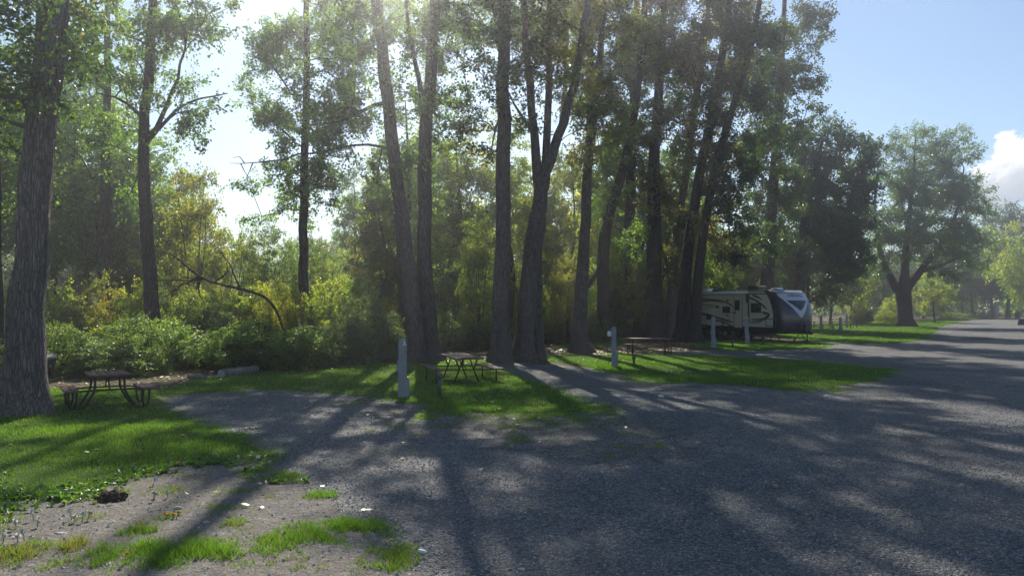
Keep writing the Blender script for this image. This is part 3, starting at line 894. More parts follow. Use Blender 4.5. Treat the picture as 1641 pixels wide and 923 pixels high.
fs = np.concatenate([np.stack([o[:, 0] + q, o[:, 0] + (q + 1) % 4, o[:, 0] + 4], 1) for q in range(4)])
tag(np_obj('loose_gravel', vs, fs, STONE, tint=np.tile(np.clip(rng.beta(1.8, 2.0, n) + 0.1 * indirt, 0, 1), 4)), kind='stuff')


def leaf_scatter(name, x, y, seed, size, z0=0.03, mat=FALL):
    rng = np.random.default_rng(seed); n = len(x); q = Q()
    a = rng.uniform(0, 2 * PI, n); d = np.column_stack([np.cos(a), np.sin(a), rng.uniform(-.1, .25, n)])
    b = np.column_stack([x, y, hz(x, y) + z0 + rng.uniform(0, 0.015, n)])
    side = np.column_stack([-np.sin(a), np.cos(a), rng.uniform(-.35, .35, n)]); l = size * rng.uniform(0.6, 1.3, n)[:, None]
    v = np.stack([b, b + d * l * .45 + side * l * .38, b + d * l, b + d * l * .45 - side * l * .38], 1).reshape(-1, 3)
    return tag(np_obj(name, v, np.arange(4 * n).reshape(-1, 4), mat, tint=rng.beta(2, 2, n)), kind='stuff')


lit = [(-30, 15), (-12, 17), (-8, 18), (-10, 26), (0, 30), (2, 33), (3, 37), (14, 40), (14, 47), (12, 60), (-30, 60)]
x, y = scatter(lit, lambda d: 60 * (16 / np.maximum(d, 16)) ** 1.0, 41)
x2, y2 = scatter(pxpoly([(850, 560), (900, 548), (1000, 550), (1110, 549), (1100, 562), (1060, 566), (1000, 568), (900, 568)]), lambda d: 60.0 + 0 * d, 42)
x3, y3 = scatter([(-14, 8), (30, 8), (30, 36), (-14, 36)], lambda d: 1.8 + 0 * d, 43)
leaf_scatter('leaf_litter', np.concatenate([x, x2]), np.concatenate([y, y2]), 44, 0.10, 0.0)
leaf_scatter('fallen_leaves', x3, y3, 45, 0.075, 0.035)


# ------------------------------------------------------------------ small single things in the foreground
def rock(name, label, loc, size, seed, mat, group=None, cat='stone', squash=0.6, rz=0.0):
    bm = bmesh.new(); bmesh.ops.create_icosphere(bm, subdivisions=3, radius=1.0)
    rng = np.random.default_rng(seed); pl = rng.normal(0, 1, (9, 3)); pl /= np.linalg.norm(pl, axis=1)[:, None]; off = rng.uniform(0.55, 0.9, 9)
    for v in bm.verts:
        c = np.array(v.co)
        for q, o_ in zip(pl, off):
            dd = c @ q - o_
            if dd > 0: c = c - q * dd * 0.9
        c *= 1 + 0.05 * math.sin(9 * c[0] + seed) * math.sin(7 * c[1] + 2 * seed)
        v.co = Vector((c[0] * size[0], c[1] * size[1], max(-0.1, c[2] * size[2] + size[2] * 0.35)))
    me = bpy.data.meshes.new(name); bm.to_mesh(me); bm.free(); me.materials.append(mat)
    o = link(bpy.data.objects.new(name, me)); o.location = loc; o.rotation_euler = (0, 0, rz)
    return tag(o, label, cat, group)


rock('stone', 'chalky white stone on the gravel beside the last grass tuft', ground(676, 893), (.045, .03, .03), 1, PEDW)
rock('stone', 'small pale flat stone alone in the middle of the dark gravel drive', ground(881, 857), (.035, .025, .015), 2, ROCK)
rock('stone', 'pale stone lying at the bottom edge of the gravel', ground(836, 916), (.035, .025, .02), 3, ROCK)
rock('stone', 'dull grey stone next to the yellow dandelion tuft on the dirt', ground(285, 819), (.045, .035, .035), 4, ROCK)
rock('stone', 'white stone lying on the gravel edge above the round grass tuft', ground(470, 786), (.045, .03, .02), 5, ROCK)
rock('stone', 'flat tan stone half sunk in the bare dirt', ground(97, 861), (.07, .05, .02), 6, ROCK)
rock('stone', 'white pebble shining on the gravel drive near the second pedestal', ground(1059, 639), (.07, .045, .04), 7, PEDW)
rock('stone', 'white pebble on the sandy tip of the lawn by the road', ground(1325, 634), (.09, .05, .05), 8, PEDW)
for i, (a, b) in enumerate([(33, 872), (60, 882), (20, 868), (88, 872), (52, 868), (160, 903), (215, 893), (330, 845), (128, 833), (180, 842), (265, 806), (445, 795)]):
    rock('pebble', 'grey-white pebble scattered on the bare dirt', ground(a, b), tuple(np.array((.035, .028, .02)) * (0.6 + 0.5 * ((i * 7) % 5) / 4)), 20 + i, ROCK, 'pebbles on the bare dirt', 'pebble', rz=i)

# mole hill: heaped crumbs of dark soil
bm = bmesh.new(); bmesh.ops.create_icosphere(bm, subdivisions=4, radius=1.0)
for v in bm.verts:
    c = v.co; k = 1 + 0.16 * math.sin(9 * c.x + 1) * math.sin(8 * c.y) + 0.12 * math.sin(17 * c.x + 13 * c.z) + 0.07 * math.sin(31 * c.y + 23 * c.x)
    v.co = Vector((c.x * .155 * k, c.y * .13 * k, max(-.02, c.z * .105 * k)))
me = bpy.data.meshes.new('soil_mound'); bm.to_mesh(me); bm.free(); me.materials.append(MOLE)
o = link(bpy.data.objects.new('soil_mound', me)); o.location = ground(178, 803)
tag(o, 'dark crumbly soil mound dug up at the weedy edge of the lawn', 'soil mound')

STEMG = plain('flower_stem', (.10, .14, .04), 0.7)


def dandelion(px, py, kind, h, seed, label, group):
    rng = np.random.default_rng(seed)
    root = tag(empty('dandelion', ground(px, py), rng.uniform(0, 6)), label, 'flower', group)
    s = MB(); lx, ly = rng.normal(0, 0.015, 2); s.tube([(0, 0, 0), (lx * .5, ly * .5, h * .6), (lx, ly, h)], [.004, .0035, .003], 5); s.build('stem', STEMG, root)
    v = []; f = []
    n = 70 if kind else 44
    for i in range(n):
        if kind:   # seed clock: fine rays over a sphere
            z = 1 - 2 * (i + .5) / n; r = math.sqrt(1 - z * z); a = i * 2.39996
            d = Vector((r * math.cos(a), r * math.sin(a), z)); L_ = .024; w = .006
        else:
            a = i * 2.39996; e = 0.15 + 1.1 * (1 - i / n); d = Vector((math.cos(a) * math.cos(e), math.sin(a) * math.cos(e), math.sin(e))); L_ = .022; w = .007
        c = Vector((lx, ly, h)); sd = d.cross(Vector((0.3, 0.5, 0.8))).normalized() * w
        b = len(v); v += [c, c + d * L_ - sd, c + d * L_ * 1.12, c + d * L_ + sd]; f.append((b, b + 1, b + 2, b + 3))
    me = bpy.data.meshes.new('flower_head'); me.from_pydata(v, [], f); me.materials.append(FLUFF if kind else YELLOW)
    link(bpy.data.objects.new('flower_head', me), root)


YL = 'open yellow dandelion growing out of a grass tuft on the dirt'
for i, (a, b) in enumerate([(271, 835), (277, 837), (282, 836), (210, 907), (243, 786), (445, 770), (464, 766), (284, 748), (268, 837), (279, 834)]):
    dandelion(a, b, 0, 0.035 + 0.01 * (i % 3), 60 + i, YL, 'yellow dandelions on the dirt patch')
FL = 'grey dandelion seed head standing at the edge of the bare dirt'
for i, (a, b) in enumerate([(60, 850), (140, 839), (131, 843), (246, 805), (247, 800), (269, 798), (55, 838), (115, 838), (28, 876), (5, 876), (412, 742), (405, 738), (430, 748), (383, 740), (26, 853), (39, 873), (118, 843), (245, 778), (1075, 597), (1069, 598)]):
    dandelion(a, b, 1, 0.07 + 0.012 * (i % 4), 90 + i, FL, 'dandelion seed heads on the dirt edge')


# ------------------------------------------------------------------ picnic tables
def picnic_table(label, loc, rz, top_l, top_w, bench_off, bench_l, style, group='picnic tables of the campsites'):
    root = tag(empty('picnic_table', loc, rz), label, 'picnic table', group)
    def planks(name, x0, x1, n, L_, z0, z1, sag=0.0):
        b = MB(); w = (x1 - x0) / n
        for i in range(n): b.box((x0 + i * w + .006, -L_ / 2 + (0.008 * ((i * 3) % 4)), z0), (x0 + (i + 1) * w - .006, L_ / 2 - (0.006 * (i % 3)), z1))
        b.build(name, WOODR, root, 0.006)
    planks('tabletop', -top_w / 2, top_w / 2, 4, top_l, .715, .76)
    for s in (-1, 1): planks('bench', s * bench_off - .14, s * bench_off + .14, 2, bench_l, .41, .45)
    for e in (-1, 1):
        y = e * top_l * (0.30 if style == 'bent' else 0.33); fr = MB()
        for s in (-1, 1):
            if style == 'bent':     # one continuous bent pipe from the top down to the ground and up to the bench
                pts = [(s * .27, y, .71), (s * .28, y, .45), (s * .33, y, .30), (s * .47, y, .06), (s * .52, y, .025), (s * .60, y, .022), (s * (bench_off - .06), y, .022), (s * (bench_off + .01), y, .06), (s * (bench_off + .04), y, .16), (s * (bench_off + .05), y, .40)]
                fr.tube(catmull(pts, 4), .024, 8)
                fr.tube([(s * (bench_off - .10), y, .40), (s * (bench_off - .09), y, .18), (s * (bench_off - .05), y, .03)], .022, 8)
                fr.tube([(s * .28, y, .42), (s * (bench_off + .1), y, .395)], .02, 6)
            else:                   # splayed legs pinched at the tie bar, a post under each bench end
                fr.tube([(s * .30, y, .71), (s * .20, y, .40), (s * .36, y, .0)], .022, 8)
                fr.tube([(s * .20, y, .40), (s * (bench_off + .1), y, .40)], .02, 6)
                fr.tube([(s * bench_off, e * bench_l * .36, .41), (s * bench_off, e * bench_l * .36, .0)], .024, 8)
                fr.tube([(s * .10, y, .71), (s * .20, y, .40)], .018, 6)
        fr.tube([(-.28, y, .42 if style == 'bent' else .40), (.28, y, .42 if style == 'bent' else .40)], .02, 6)
        fr.box((-top_w / 2 + .03, y - .03, .690), (top_w / 2 - .03, y + .03, .713))
        fr.build('leg_frame', STEEL, root)
    br = MB()
    for s in (-1, 1): br.tube([(0, s * top_l * .30, .42), (0, s * .05, .70)], .016, 6)
    br.build('brace', STEEL, root)
    root.scale = (1, 1, .94)
    return root


picnic_table('worn red picnic table with bent pipe legs beside the big leaning trunk', ground(172, 653), R(33), 1.25, .78, .70, 1.25, 'bent')
picnic_table('weathered brown picnic table standing behind the nearest grey pedestal', ground(738, 612), R(16), 2.3, .80, .83, 2.2, 'splay')
picnic_table('long brown picnic table seen side on behind the second pedestal', ground(1040, 568.5), R(84), 2.15, .76, .72, 2.5, 'splay')
picnic_table('dark picnic table in the shade half hidden by the curved trunk', P(893, 552, 46) * np.array((1, 1, 0)), R(80), 2.1, .76, .75, 2.2, 'splay')
picnic_table('picnic table just past the front of the trailer', G(1318, 527) , R(82), 2.3, .76, .75, 2.4, 'splay')
picnic_table('far picnic table between two slim pedestals beyond the trailer', G(1345, 521), R(86), 2.6, .76, .75, 2.6, 'splay')
picnic_table('distant picnic table on the sunny grass behind the far pedestals', G(1366, 517), R(80), 2.4, .76, .75, 2.4, 'splay')
picnic_table('distant picnic table in front of the low bright shrubs', G(1412, 513.5), R(88), 3.0, .8, .75, 3.0, 'splay')
picnic_table('pale picnic table right of the spreading tree on the far lawn', G(1489, 512), R(85), 3.6, .85, .8, 3.4, 'splay')


# ------------------------------------------------------------------ utility pedestals and water posts
def text_mesh(name, body, size, mat, parent, loc, rot, bold=0.0, shear=0.0, ext=0.002):
    cu = bpy.data.curves.new('t', 'FONT'); cu.body = body; cu.size = size; cu.extrude = ext; cu.offset = bold; cu.shear = shear
    cu.align_x = 'CENTER'; cu.align_y = 'CENTER'; cu.resolution_u = 3
    t = bpy.data.objects.new('t', cu); COL.objects.link(t)
    dg = bpy.context.evaluated_depsgraph_get(); me = bpy.data.meshes.new_from_object(t.evaluated_get(dg)); me.name = name
    bpy.data.objects.remove(t); bpy.data.curves.remove(cu)
    me.materials.clear(); me.materials.append(mat)
    o = link(bpy.data.objects.new(name, me), parent); o.location = loc; o.rotation_euler = rot
    return o


def pedestal(label, loc, h, w, rz, plate=None, meter=False, box_side=1):
    root = tag(empty('utility_pedestal', loc, rz), label, 'utility pedestal', 'grey hook-up pedestals of the campsites')
    b = MB(); d = w * .85
    b.prism([(-w / 2, -.05), (w / 2, -.05), (w * .47, h - .03), (w * .36, h), (-w * .36, h), (-w * .47, h - .03)], -d / 2, d / 2, 1)
    b.build('column', PEDG, root, 0.012)
    c = MB(); c.prism([(-w * .5, -.05), (w * .82, -.05), (w * .78, h * .30), (w * .60, h * .36), (-w * .5, h * .36)], -d * .60, d * .60, 1); c.build('base_housing', PEDG, root, 0.012)
    e = MB(); e.prism([(-w * .72, h * .45), (-w * .505, h * .43), (-w * .495, h * .66), (-w * .58, h * .64)], -d * .35, d * .35, 1)
    fl = e.build('outlet_cover', PEDG, root, 0.006)
    k = MB(); k.box((-w * .33, -d / 2 - .012, h * .70), (w * .33, -d / 2 - .002, h * .88)); pan = k.build('panel_door', PEDG, root, 0.004)
    k = MB(); k.tube([(w * .26, -d / 2 - .030, h * .79), (w * .26, -d / 2 - .0125, h * .79)], .016, 8); k.build('latch', BLACKP, pan)
    k = MB(); k.tube([(-w * .1, d * .2, h * .42), (-w * 1.0, d * .1, h * .30), (-w * 1.25, d * .05, .05), (-w * 1.3, 0, -.03)], .012, 6); k.build('conduit', GALV, root)
    if meter:
        m = MB(); m.box((-w * .5 - .14, -.07, h - .33), (-w * .5 - .003, .07, h - .16)); m.build('meter_box', PEDW, root, 0.015)
    if plate:
        q = MB(); q.box((-w * .02, -d / 2 - .009, h - .145), (w * .40, -d / 2 - .003, h - .03)); pl = q.build('number_plate', PEDW, root)
        text_mesh('number', plate, .12, INK, pl, (w * .19, -d / 2 - .012, h - .088), (PI / 2, 0, 0), 0.004)
    return root


def water_post(label, loc, h, rz=0.0):
    root = tag(empty('water_post', loc, rz), label, 'water post', 'dark water posts beside the pedestals')
    b = MB(); b.tube([(0, 0, -.05), (0, 0, h)], .045, 10); b.build('pipe', GALV, root)
    c = MB(); c.box((-.06, -.06, h - .12), (.06, .06, h + .02)); c.build('valve_head', GALV, root, .012)
    s = MB(); s.tube([(0, -.05, h - .06), (0, -.13, h - .06), (0, -.16, h - .11)], .018, 8); s.build('spout', GALV, root)
    t = MB(); t.tube([(0, 0, h + .02), (0, 0, h + .05)], .012, 6); t.tube([(-.07, 0, h + .05), (.07, 0, h + .05)], .012, 6); t.build('handle', GALV, root)


pedestal('nearest grey hook-up pedestal with a number plate at the top', ground(645, 637), 1.37, .205, R(8), '17')
water_post('dark water post in front of the weathered brown picnic table', ground(704, 637), .55, R(20))
pedestal('slim grey pedestal with a white meter box at the long brown table', ground(984, 588.5), 1.42, .17, R(-10), None, True)
water_post('short dark water post in front of the long brown table', ground(1016, 585), .32)
pedestal('pale pedestal standing before the trailer near the paired trunks', ground(1143, 558), 1.6, .2, R(-12))
water_post('dark water post between the two pedestals by the trailer', ground(1174, 558), .4)
pedestal('pale pedestal with a low side housing before the trailer door', ground(1197, 552), 1.55, .19, R(-12), None, False)
water_post('dark water post in front of the trailer front window', ground(1223, 552), .4)
pedestal('far pedestal with a white meter beside the table past the trailer', ground(1316, 528), 1.35, .2, 0, None, True)
pedestal('far pedestal in the shade between the distant tables', ground(1347, 531), 1.2, .2, 0)
pedestal('slim far pedestal with a pale top among the distant tables', ground(1357, 525), 1.5, .16, 0, None, True)
pedestal('lowest far pedestal on the sunny strip beyond the trailer', ground(1368, 521), .9, .25, 0)
water_post('far water post on the sunny strip of grass beyond the trailer', ground(1373, 525.5), .6)
water_post('far dark post in the shaded grass ahead of the trailer', ground(1335, 538), .7)
water_post('small far water post at the gravel side of the far tables', ground(1363, 528), .5)

# ------------------------------------------------------------------ log, stump, leaning board, far posts
def log(name, label, p0, p1, r, mat, seed, cat='log'):
    p0 = np.array(p0); p1 = np.array(p1); c = (p0 + p1) / 2
    rng = np.random.default_rng(seed); t = np.linspace(0, 1, 9)[:, None]
    pts = p0 - c + (p1 - p0) * t + rng.normal(0, r * .06, (9, 3)); pts[:, 2] += r * .85
    v, f = tube_np(pts, r * (1 + rng.normal(0, .04, 9)), 14, bark_profile(rng, 9, 14, .03))
    root = tag(empty(name, c), label, cat)
    np_obj('bark', v, f, mat, root, smooth=True)
    e = MB()
    for k, q in ((0, 0), (8, 1)): e.add([tuple(x) for x in v[k * 14:(k + 1) * 14]], [tuple(range(14))])
    e.build('cut_end', PANELW, root)
    return root


log('fallen_log', 'pale cut log lying along the back edge of the lawn', ground(355, 603), ground(409, 595), .135, LOGM, 5)
log('fallen_branch', 'thin bare fallen branch on the ground left of the pale log', ground(300, 604), ground(333, 604), .045, LOGM, 6, 'branch')
g = ground(555, 587)
root = tag(empty('tree_stump', g), 'low dark tree stump on the lawn before the pale bush', 'stump')
rng = np.random.default_rng(8); zz = np.array([-.05, .08, .2, .30]); pts = np.column_stack([zz * 0, zz * 0, zz])
v, f = tube_np(pts, np.array([.27, .24, .23, .22]), 24, bark_profile(rng, 4, 24, .04)); np_obj('bark', v, f, BARKD, root, smooth=True)
e = MB(); e.add([tuple(q) for q in v[-24:]], [tuple(range(24))]); e.build('cut_top', TWIG, root)

# dark hooded box with a grey sloping lid behind the big trunk
g = G(68, 610); sc = g[1] / F
root = tag(empty('hooded_box', (g[0], g[1], 0), R(10)), 'dark box on legs with a grey sloping lid behind the big trunk', 'box')
b = MB(); b.prism([(-.42, .45), (.25, .45), (.25, .62), (-.42, 1.08)], -.3, .3, 1); b.build('box_body', PANELD, root, .01)
b = MB(); b.prism([(-.46, 1.115), (.29, .60), (.305, .625), (-.44, 1.145)], -.33, .33, 1); b.build('lid', LIDM, root)
for sx in (-.36, .19):
    for sy in (-.25, .25):
        b = MB(); b.box((sx - .035, sy - .035, -.05), (sx + .035, sy + .035, .449)); b.build('leg', PANELD, root)

g = ground(1597, 511)
b = MB(); b.box((-.28, -.22, -.1), (.28, .22, 3.0)); b.box((-.55, -.03, 2.0), (.55, .03, 2.0)) if 0 else None
o = tag(b.build('wooden_post', PANELW, None, .03), 'tall pale wooden post at the far bend of the gravel road', 'post'); o.location = g
g = ground(1637, 521)
root = tag(empty('tree_stump', g), 'short stump with a bright top at the right verge of the road', 'stump')
v, f = tube_np(np.array([(0, 0, -.1), (0, 0, .3), (0, 0, .72)]), np.array([.42, .36, .34]), 18, bark_profile(rng, 3, 18, .04)); np_obj('bark', v, f, BARKD, root, smooth=True)
e = MB(); e.add([tuple(q) for q in v[-18:]], [tuple(range(18))]); e.build('cut_top', PANELW, root)
for i, (px, py) in enumerate([(1616, 510), (1631, 511)]):
    b = MB(); b.box((-.35, -.25, 0), (.35, .25, 1.6 - .4 * i)); o = tag(b.build('wooden_post', PANELD, None, .05), ('short dark post with a light cap beyond the road end', 'dark stubby post under the far yellow willow')[i], 'post'); o.location = ground(px, py)

# half-broken dead tree lying through the thicket
rngd = np.random.default_rng(77)
g = G(415, 575); base = np.array((g[0], g[1], 0))
root = tag(empty('dead_tree', base), 'bare dead tree leaning sideways through the thicket behind the log', 'dead tree')
D0 = 31.5
main = [(462, 570, 3.5), (448, 510, 4), (428, 479, 4.4), (400, 467, 4.4), (350, 455, 4), (325, 446, 3.6), (300, 428, 2.8), (275, 408, 1.9), (250, 402, 1)]
p, r = densify(*world_line(main, D0, base), .3); q = Q(); v, f = tube_np(p, r, 8); q.add(v, f)
q.obj('trunk', BARKD, root, True)
for ln in ([(325, 446, 4), (300, 452, 3), (275, 468, 2), (262, 475, 1)], [(322, 446, 3), (318, 470, 2), (328, 485, 1)], [(330, 447, 3), (300, 450, 2.5), (270, 449, 2), (240, 452, 1)], [(345, 452, 3), (365, 435, 2), (358, 410, 1)], [(318, 444, 3), (298, 446, 2), (285, 440, 1)], [(385, 462, 3), (372, 430, 2), (350, 400, 1)]):
    p, r = densify(*world_line(ln, D0, base), .2); p[1:] += rngd.normal(0, .02, (len(p) - 1, 3)); q = Q(); v, f = tube_np(p, r, 6); q.add(v, f); q.obj('branch', BARKD, root, True)
# ------------------------------------------------------------------ travel trailer
TH = R(70); TFW = np.array((math.cos(TH), -math.sin(TH)))          # forward axis on the ground
TRT = np.array((-math.sin(TH), -math.cos(TH)))                      # its door side, towards the camera
CORN = np.array((16.0, 48.3)); XF, HW = 3.9, 1.22
TO = CORN - TFW * XF - TRT * HW
TROOT = tag(empty('travel_trailer', (TO[0], TO[1], 0), math.atan2(TFW[1], TFW[0])), 'cream travel trailer with a navy front cap parked behind the tree trunks', 'trailer')


def side_xz(px, py):
    """pixel -> (x, z) on the trailer's door side"""
    u = (px - CX) / F
    # solve X = u*Y (small pitch ignored for x) along the side line
    t = (u * CORN[1] - CORN[0]) / (TFW[0] - u * TFW[1])
    d = CORN[1] + TFW[1] * t
    return XF + t, P(px, py, d)[2]


def c1(cx, cy): return side_xz(1090 + cx / 6.564, 440 + cy / 6.564)


ZB = .86
prof = [(4.02, ZB), (4.05, 1.6), (3.93, 2.1), (3.68, 2.6), (3.38, 2.98), (3.1, 3.10), (-4.75, 3.12), (-4.85, 3.02), (-4.85, ZB)]
b = MB(); b.prism([(x - .30 if i < 6 else x, z) for i, (x, z) in enumerate(prof)], -HW, HW, 1); b.build('body', CREAM, TROOT, .02)
CAPZ = np.array([.50, .60, .86, 1.2, 1.6, 1.9, 2.1, 2.35, 2.6, 2.8, 2.98, 3.08, 3.14])
CAPX = np.interp(CAPZ, [.5, .86, 1.6, 2.1, 2.6, 2.98, 3.14], [3.95, 4.02, 4.05, 3.93, 3.68, 3.38, 3.0])


def capx(y, z):
    a = np.abs(y) / HW
    rnd = np.where(a > .86, ((a - .86) / .14) ** 2 * .30, 0)
    return np.interp(z, CAPZ, CAPX) + .42 * (1 - a ** 2) - rnd * .9


ys = np.concatenate([[-1, -.985, -.96, -.92, -.86], np.linspace(-.78, .78, 15), [.86, .92, .96, .985, 1]]) * (HW + .012)
v = []; f = []
for z in CAPZ:
    xb = float(np.interp(z, CAPZ, CAPX)) - .62
    v.append((xb, ys[0], z)); v += [(float(capx(y / (HW + .012) * HW, z)), y, z) for y in ys]; v.append((xb, ys[-1], z))
m = len(ys) + 2
for i in range(len(CAPZ) - 1):
    for j in range(m - 1): f.append((i * m + j, i * m + j + 1, (i + 1) * m + j + 1, (i + 1) * m + j))
f.append(tuple(range(m))); f.append(tuple(range((len(CAPZ) - 1) * m, len(CAPZ) * m)))
b = MB(); b.add(v, f, True); cap = b.build('front_cap', NAVY, TROOT)


def on_cap(name, poly, mat, off, parent, res=14):
    """a panel that follows the cap's curve; poly in (y, z), convex"""
    P2 = np.array(poly); lo, hi = P2.min(0), P2.max(0)
    zs = np.linspace(lo[1], hi[1], res); vs = []; fs = []
    n = len(P2)
    for z in zs:
        xs = []
        for i in range(n):
            a, c = P2[i], P2[(i + 1) % n]
            if abs(a[1] - c[1]) < 1e-9:
                if abs(a[1] - z) < 1e-6: xs += [a[0], c[0]]
            elif min(a[1], c[1]) - 1e-9 <= z <= max(a[1], c[1]) + 1e-9: xs.append(a[0] + (c[0] - a[0]) * (z - a[1]) / (c[1] - a[1]))
        y0, y1 = min(xs), max(xs)
        for t in np.linspace(0, 1, res):
            y = y0 + (y1 - y0) * t; vs.append((float(capx(y, z)) + off, y, z))
    for i in range(res - 1):
        for j in range(res - 1): k = i * res + j; fs.append((k, k + 1, k + res + 1, k + res))
    b = MB(); b.add(vs, fs, True)
    return b.build(name, mat, parent)


SHIELD = plain('shield_toned_gelcoat', (.46, .51, .60), 0.4, var=0.05)  # white shield toned darker and bluer than the trailer white
shield = on_cap('white_shield', [(-1.08, 3.09), (1.08, 3.09), (1.0, 2.6), (.07, 1.48), (-.07, 1.48), (-1.04, 2.74)], SHIELD, .008, cap, 22)
on_cap('shield_window', [(-.74, 2.50), (.74, 2.50), (.06, 1.90), (-.06, 1.90)], NAVY, .016, cap, 12)
for s, a, c in ((-1, .74, .82), (1, .74, .82)): pass
tm = text_mesh('cap_lettering', 'DENALI', .30, NAVY, cap, (0, 0, 0), (0, 0, 0), .008, .15, .001)
for vtx in tm.data.vertices:        # wrap the letters on to the curved cap
    y = vtx.co.x * 1.05; z = 2.79 + vtx.co.y * .8
    vtx.co = Vector((float(capx(y, z)) + .014 + vtx.co.z, y, z))
rf = MB(); rf.box((-4.84, -HW - .02, 3.121), (2.95, HW + .02, 3.165)); roof = rf.build('roof', ROOFM, TROOT, .015)
# roof fittings
x, z = c1(648, 150)
a = MB(); a.prism([(x - .55, 3.166), (x + .55, 3.166), (x + .50, 3.40), (x + .25, 3.47), (x - .45, 3.47), (x - .55, 3.35)], -.38, .38, 1); a.build('air_conditioner', BLACKP, roof, .04)
for cx_, w_, h_ in ((320, .38, .14), (225, .3, .2), (940, .3, .12)):
    x, _ = c1(cx_, 200); a = MB(); a.prism([(x - w_, 3.166), (x + w_, 3.166), (x + w_ * .8, 3.166 + h_), (x - w_ * .9, 3.166 + h_ * .8)], -.9, -.4, 1); a.build('roof_vent', WHITE if cx_ != 320 else BLACKP, roof, .02)
x0, _ = c1(205, 230); x1, _ = c1(722, 220)
a = MB(); a.tube([(x0 - 1.0, -HW - .12, 3.02), (x1, -HW - .12, 3.02)], .085, 12); awn = a.build('awning_roll', WHITE, TROOT)
for xx in (x0 - .9, x1 - .05):
    a = MB(); a.box((xx - .03, -HW - .16, 2.35), (xx + .03, -HW - .003, 2.92)); a.build('awning_arm', DECAL, awn)
a = MB(); a.tube([(-4.8, -HW - .03, 3.125), (3.0, -HW - .03, 3.115)], .03, 6); a.build('drip_rail', DECAL, TROOT)


def panel(name, q0, q1, mat, parent, y0=-.001, t=.02, bev=.0, frame=None):
    """box on the door side spanned by two crop pixels"""
    xa, za = c1(*q0); xb, zb = c1(*q1); za, zb = max(za, zb), min(za, zb)
    b = MB(); b.box((xa, -HW - y0 - t, zb), (xb, -HW - y0, za)); return b.build(name, mat, parent, bev)


def window(q0, q1, parent, y0=.0, bev=.06):
    w = panel('window', q0, q1, DECAL, parent, y0 + .002, .03, .0)
    xa, za = c1(*q0); xb, zb = c1(*q1); e = .06
    b = MB(); b.box((xa + e, -HW - y0 - .036, zb + e), (xb - e, -HW - y0 - .033, za - e)); b.build('pane', GLASS, w)
    b = MB(); b.box(((xa + xb) / 2 - .012, -HW - y0 - .040, zb + e), ((xa + xb) / 2 + .012, -HW - y0 - .037, za - e)); b.build('mullion', DECAL, w)
    return w


window((447, 337), (525, 405), TROOT)
window((745, 302), (850, 402), TROOT)
door = panel('door', (570, 245), (652, 560), CREAM, TROOT, .003, .03, .01)
window((582, 268), (632, 376), door, .032)
for q0, q1 in (((566, 240), (571, 562)), ((651, 240), (656, 562))): panel('door_seal', q0, q1, GREYD, door, .003, .036)
panel('handle', (575, 392), (588, 412), BLACKP, door, .034, .05)
a = MB(); x, z = c1(550, 400); a.tube([(x - .25, -HW - .004, z), (x - .22, -HW - .09, z), (x + .05, -HW - .09, z), (x + .08, -HW - .004, z)], .022, 6); a.build('grab_rail', BLACKP, TROOT)
sl = panel('slide_trim', (717, 205), (727, 512), DECAL, TROOT, .003, .05)
panel('porch_light', (494, 262), (510, 282), BLACKP, TROOT, .003, .07)
panel('outlet', (490, 420), (503, 436), BLACKP, TROOT, .003, .03)
panel('outlet', (441, 505), (453, 545), BLACKP, TROOT, .003, .02)
panel('access_hatch', (275, 421), (341, 476), DECAL, TROOT, .003, .02)
panel('vent_grille', (370, 330), (410, 352), DECAL, TROOT, .003, .02)


def outline(name, q0, q1, mat, w=.045):
    xa, za = c1(*q0); xb, zb = c1(*q1); b = MB(); y1, y0 = -HW - .002, -HW - .012
    for lo, hi in (((xa, zb), (xb, zb + w)), ((xa, za - w), (xb, za)), ((xa, zb + w), (xa + w, za - w)), ((xb - w, zb + w), (xb, za - w))): b.box((lo[0], y0, lo[1]), (hi[0], y1, hi[1]))
    return b.build(name, mat, TROOT)


outline('baggage_door', (897, 462), (1008, 548), GREYD, .06)
outline('baggage_door', (120, 466), (266, 556), GREYD, .05)
a = MB(); xa, za = c1(205, 520); xb, _ = c1(290, 520); a.box((xa, -HW - .01, za - .03), (xb, -HW - .002, za)); a.build('trim_strip', DECAL, TROOT)


def swoosh(pts, w0, w1, k, mat=DECAL):
    """a tapering ribbon decal along crop pixels"""
    p = np.array([c1(*q) for q in pts]); c = catmull(p, 8); n = len(c); t = np.gradient(c, axis=0); t /= np.linalg.norm(t, axis=1)[:, None]
    nr = np.column_stack([-t[:, 1], t[:, 0]]); s = np.linspace(0, 1, n); w = (w0 + (w1 - w0) * s) * np.clip(np.minimum(s, 1 - s) * 7 + .15, 0, 1)
    y = -HW - .004 - .0016 * k
    a_, b_ = c + nr * w[:, None] / 2, c - nr * w[:, None] / 2
    v = [(x, y, z) for x, z in a_] + [(x, y, z) for x, z in b_]
    m = MB(); m.add(v, [(i, i + 1, n + i + 1, n + i) for i in range(n - 1)]); return m.build('swoosh_decal', mat, TROOT)


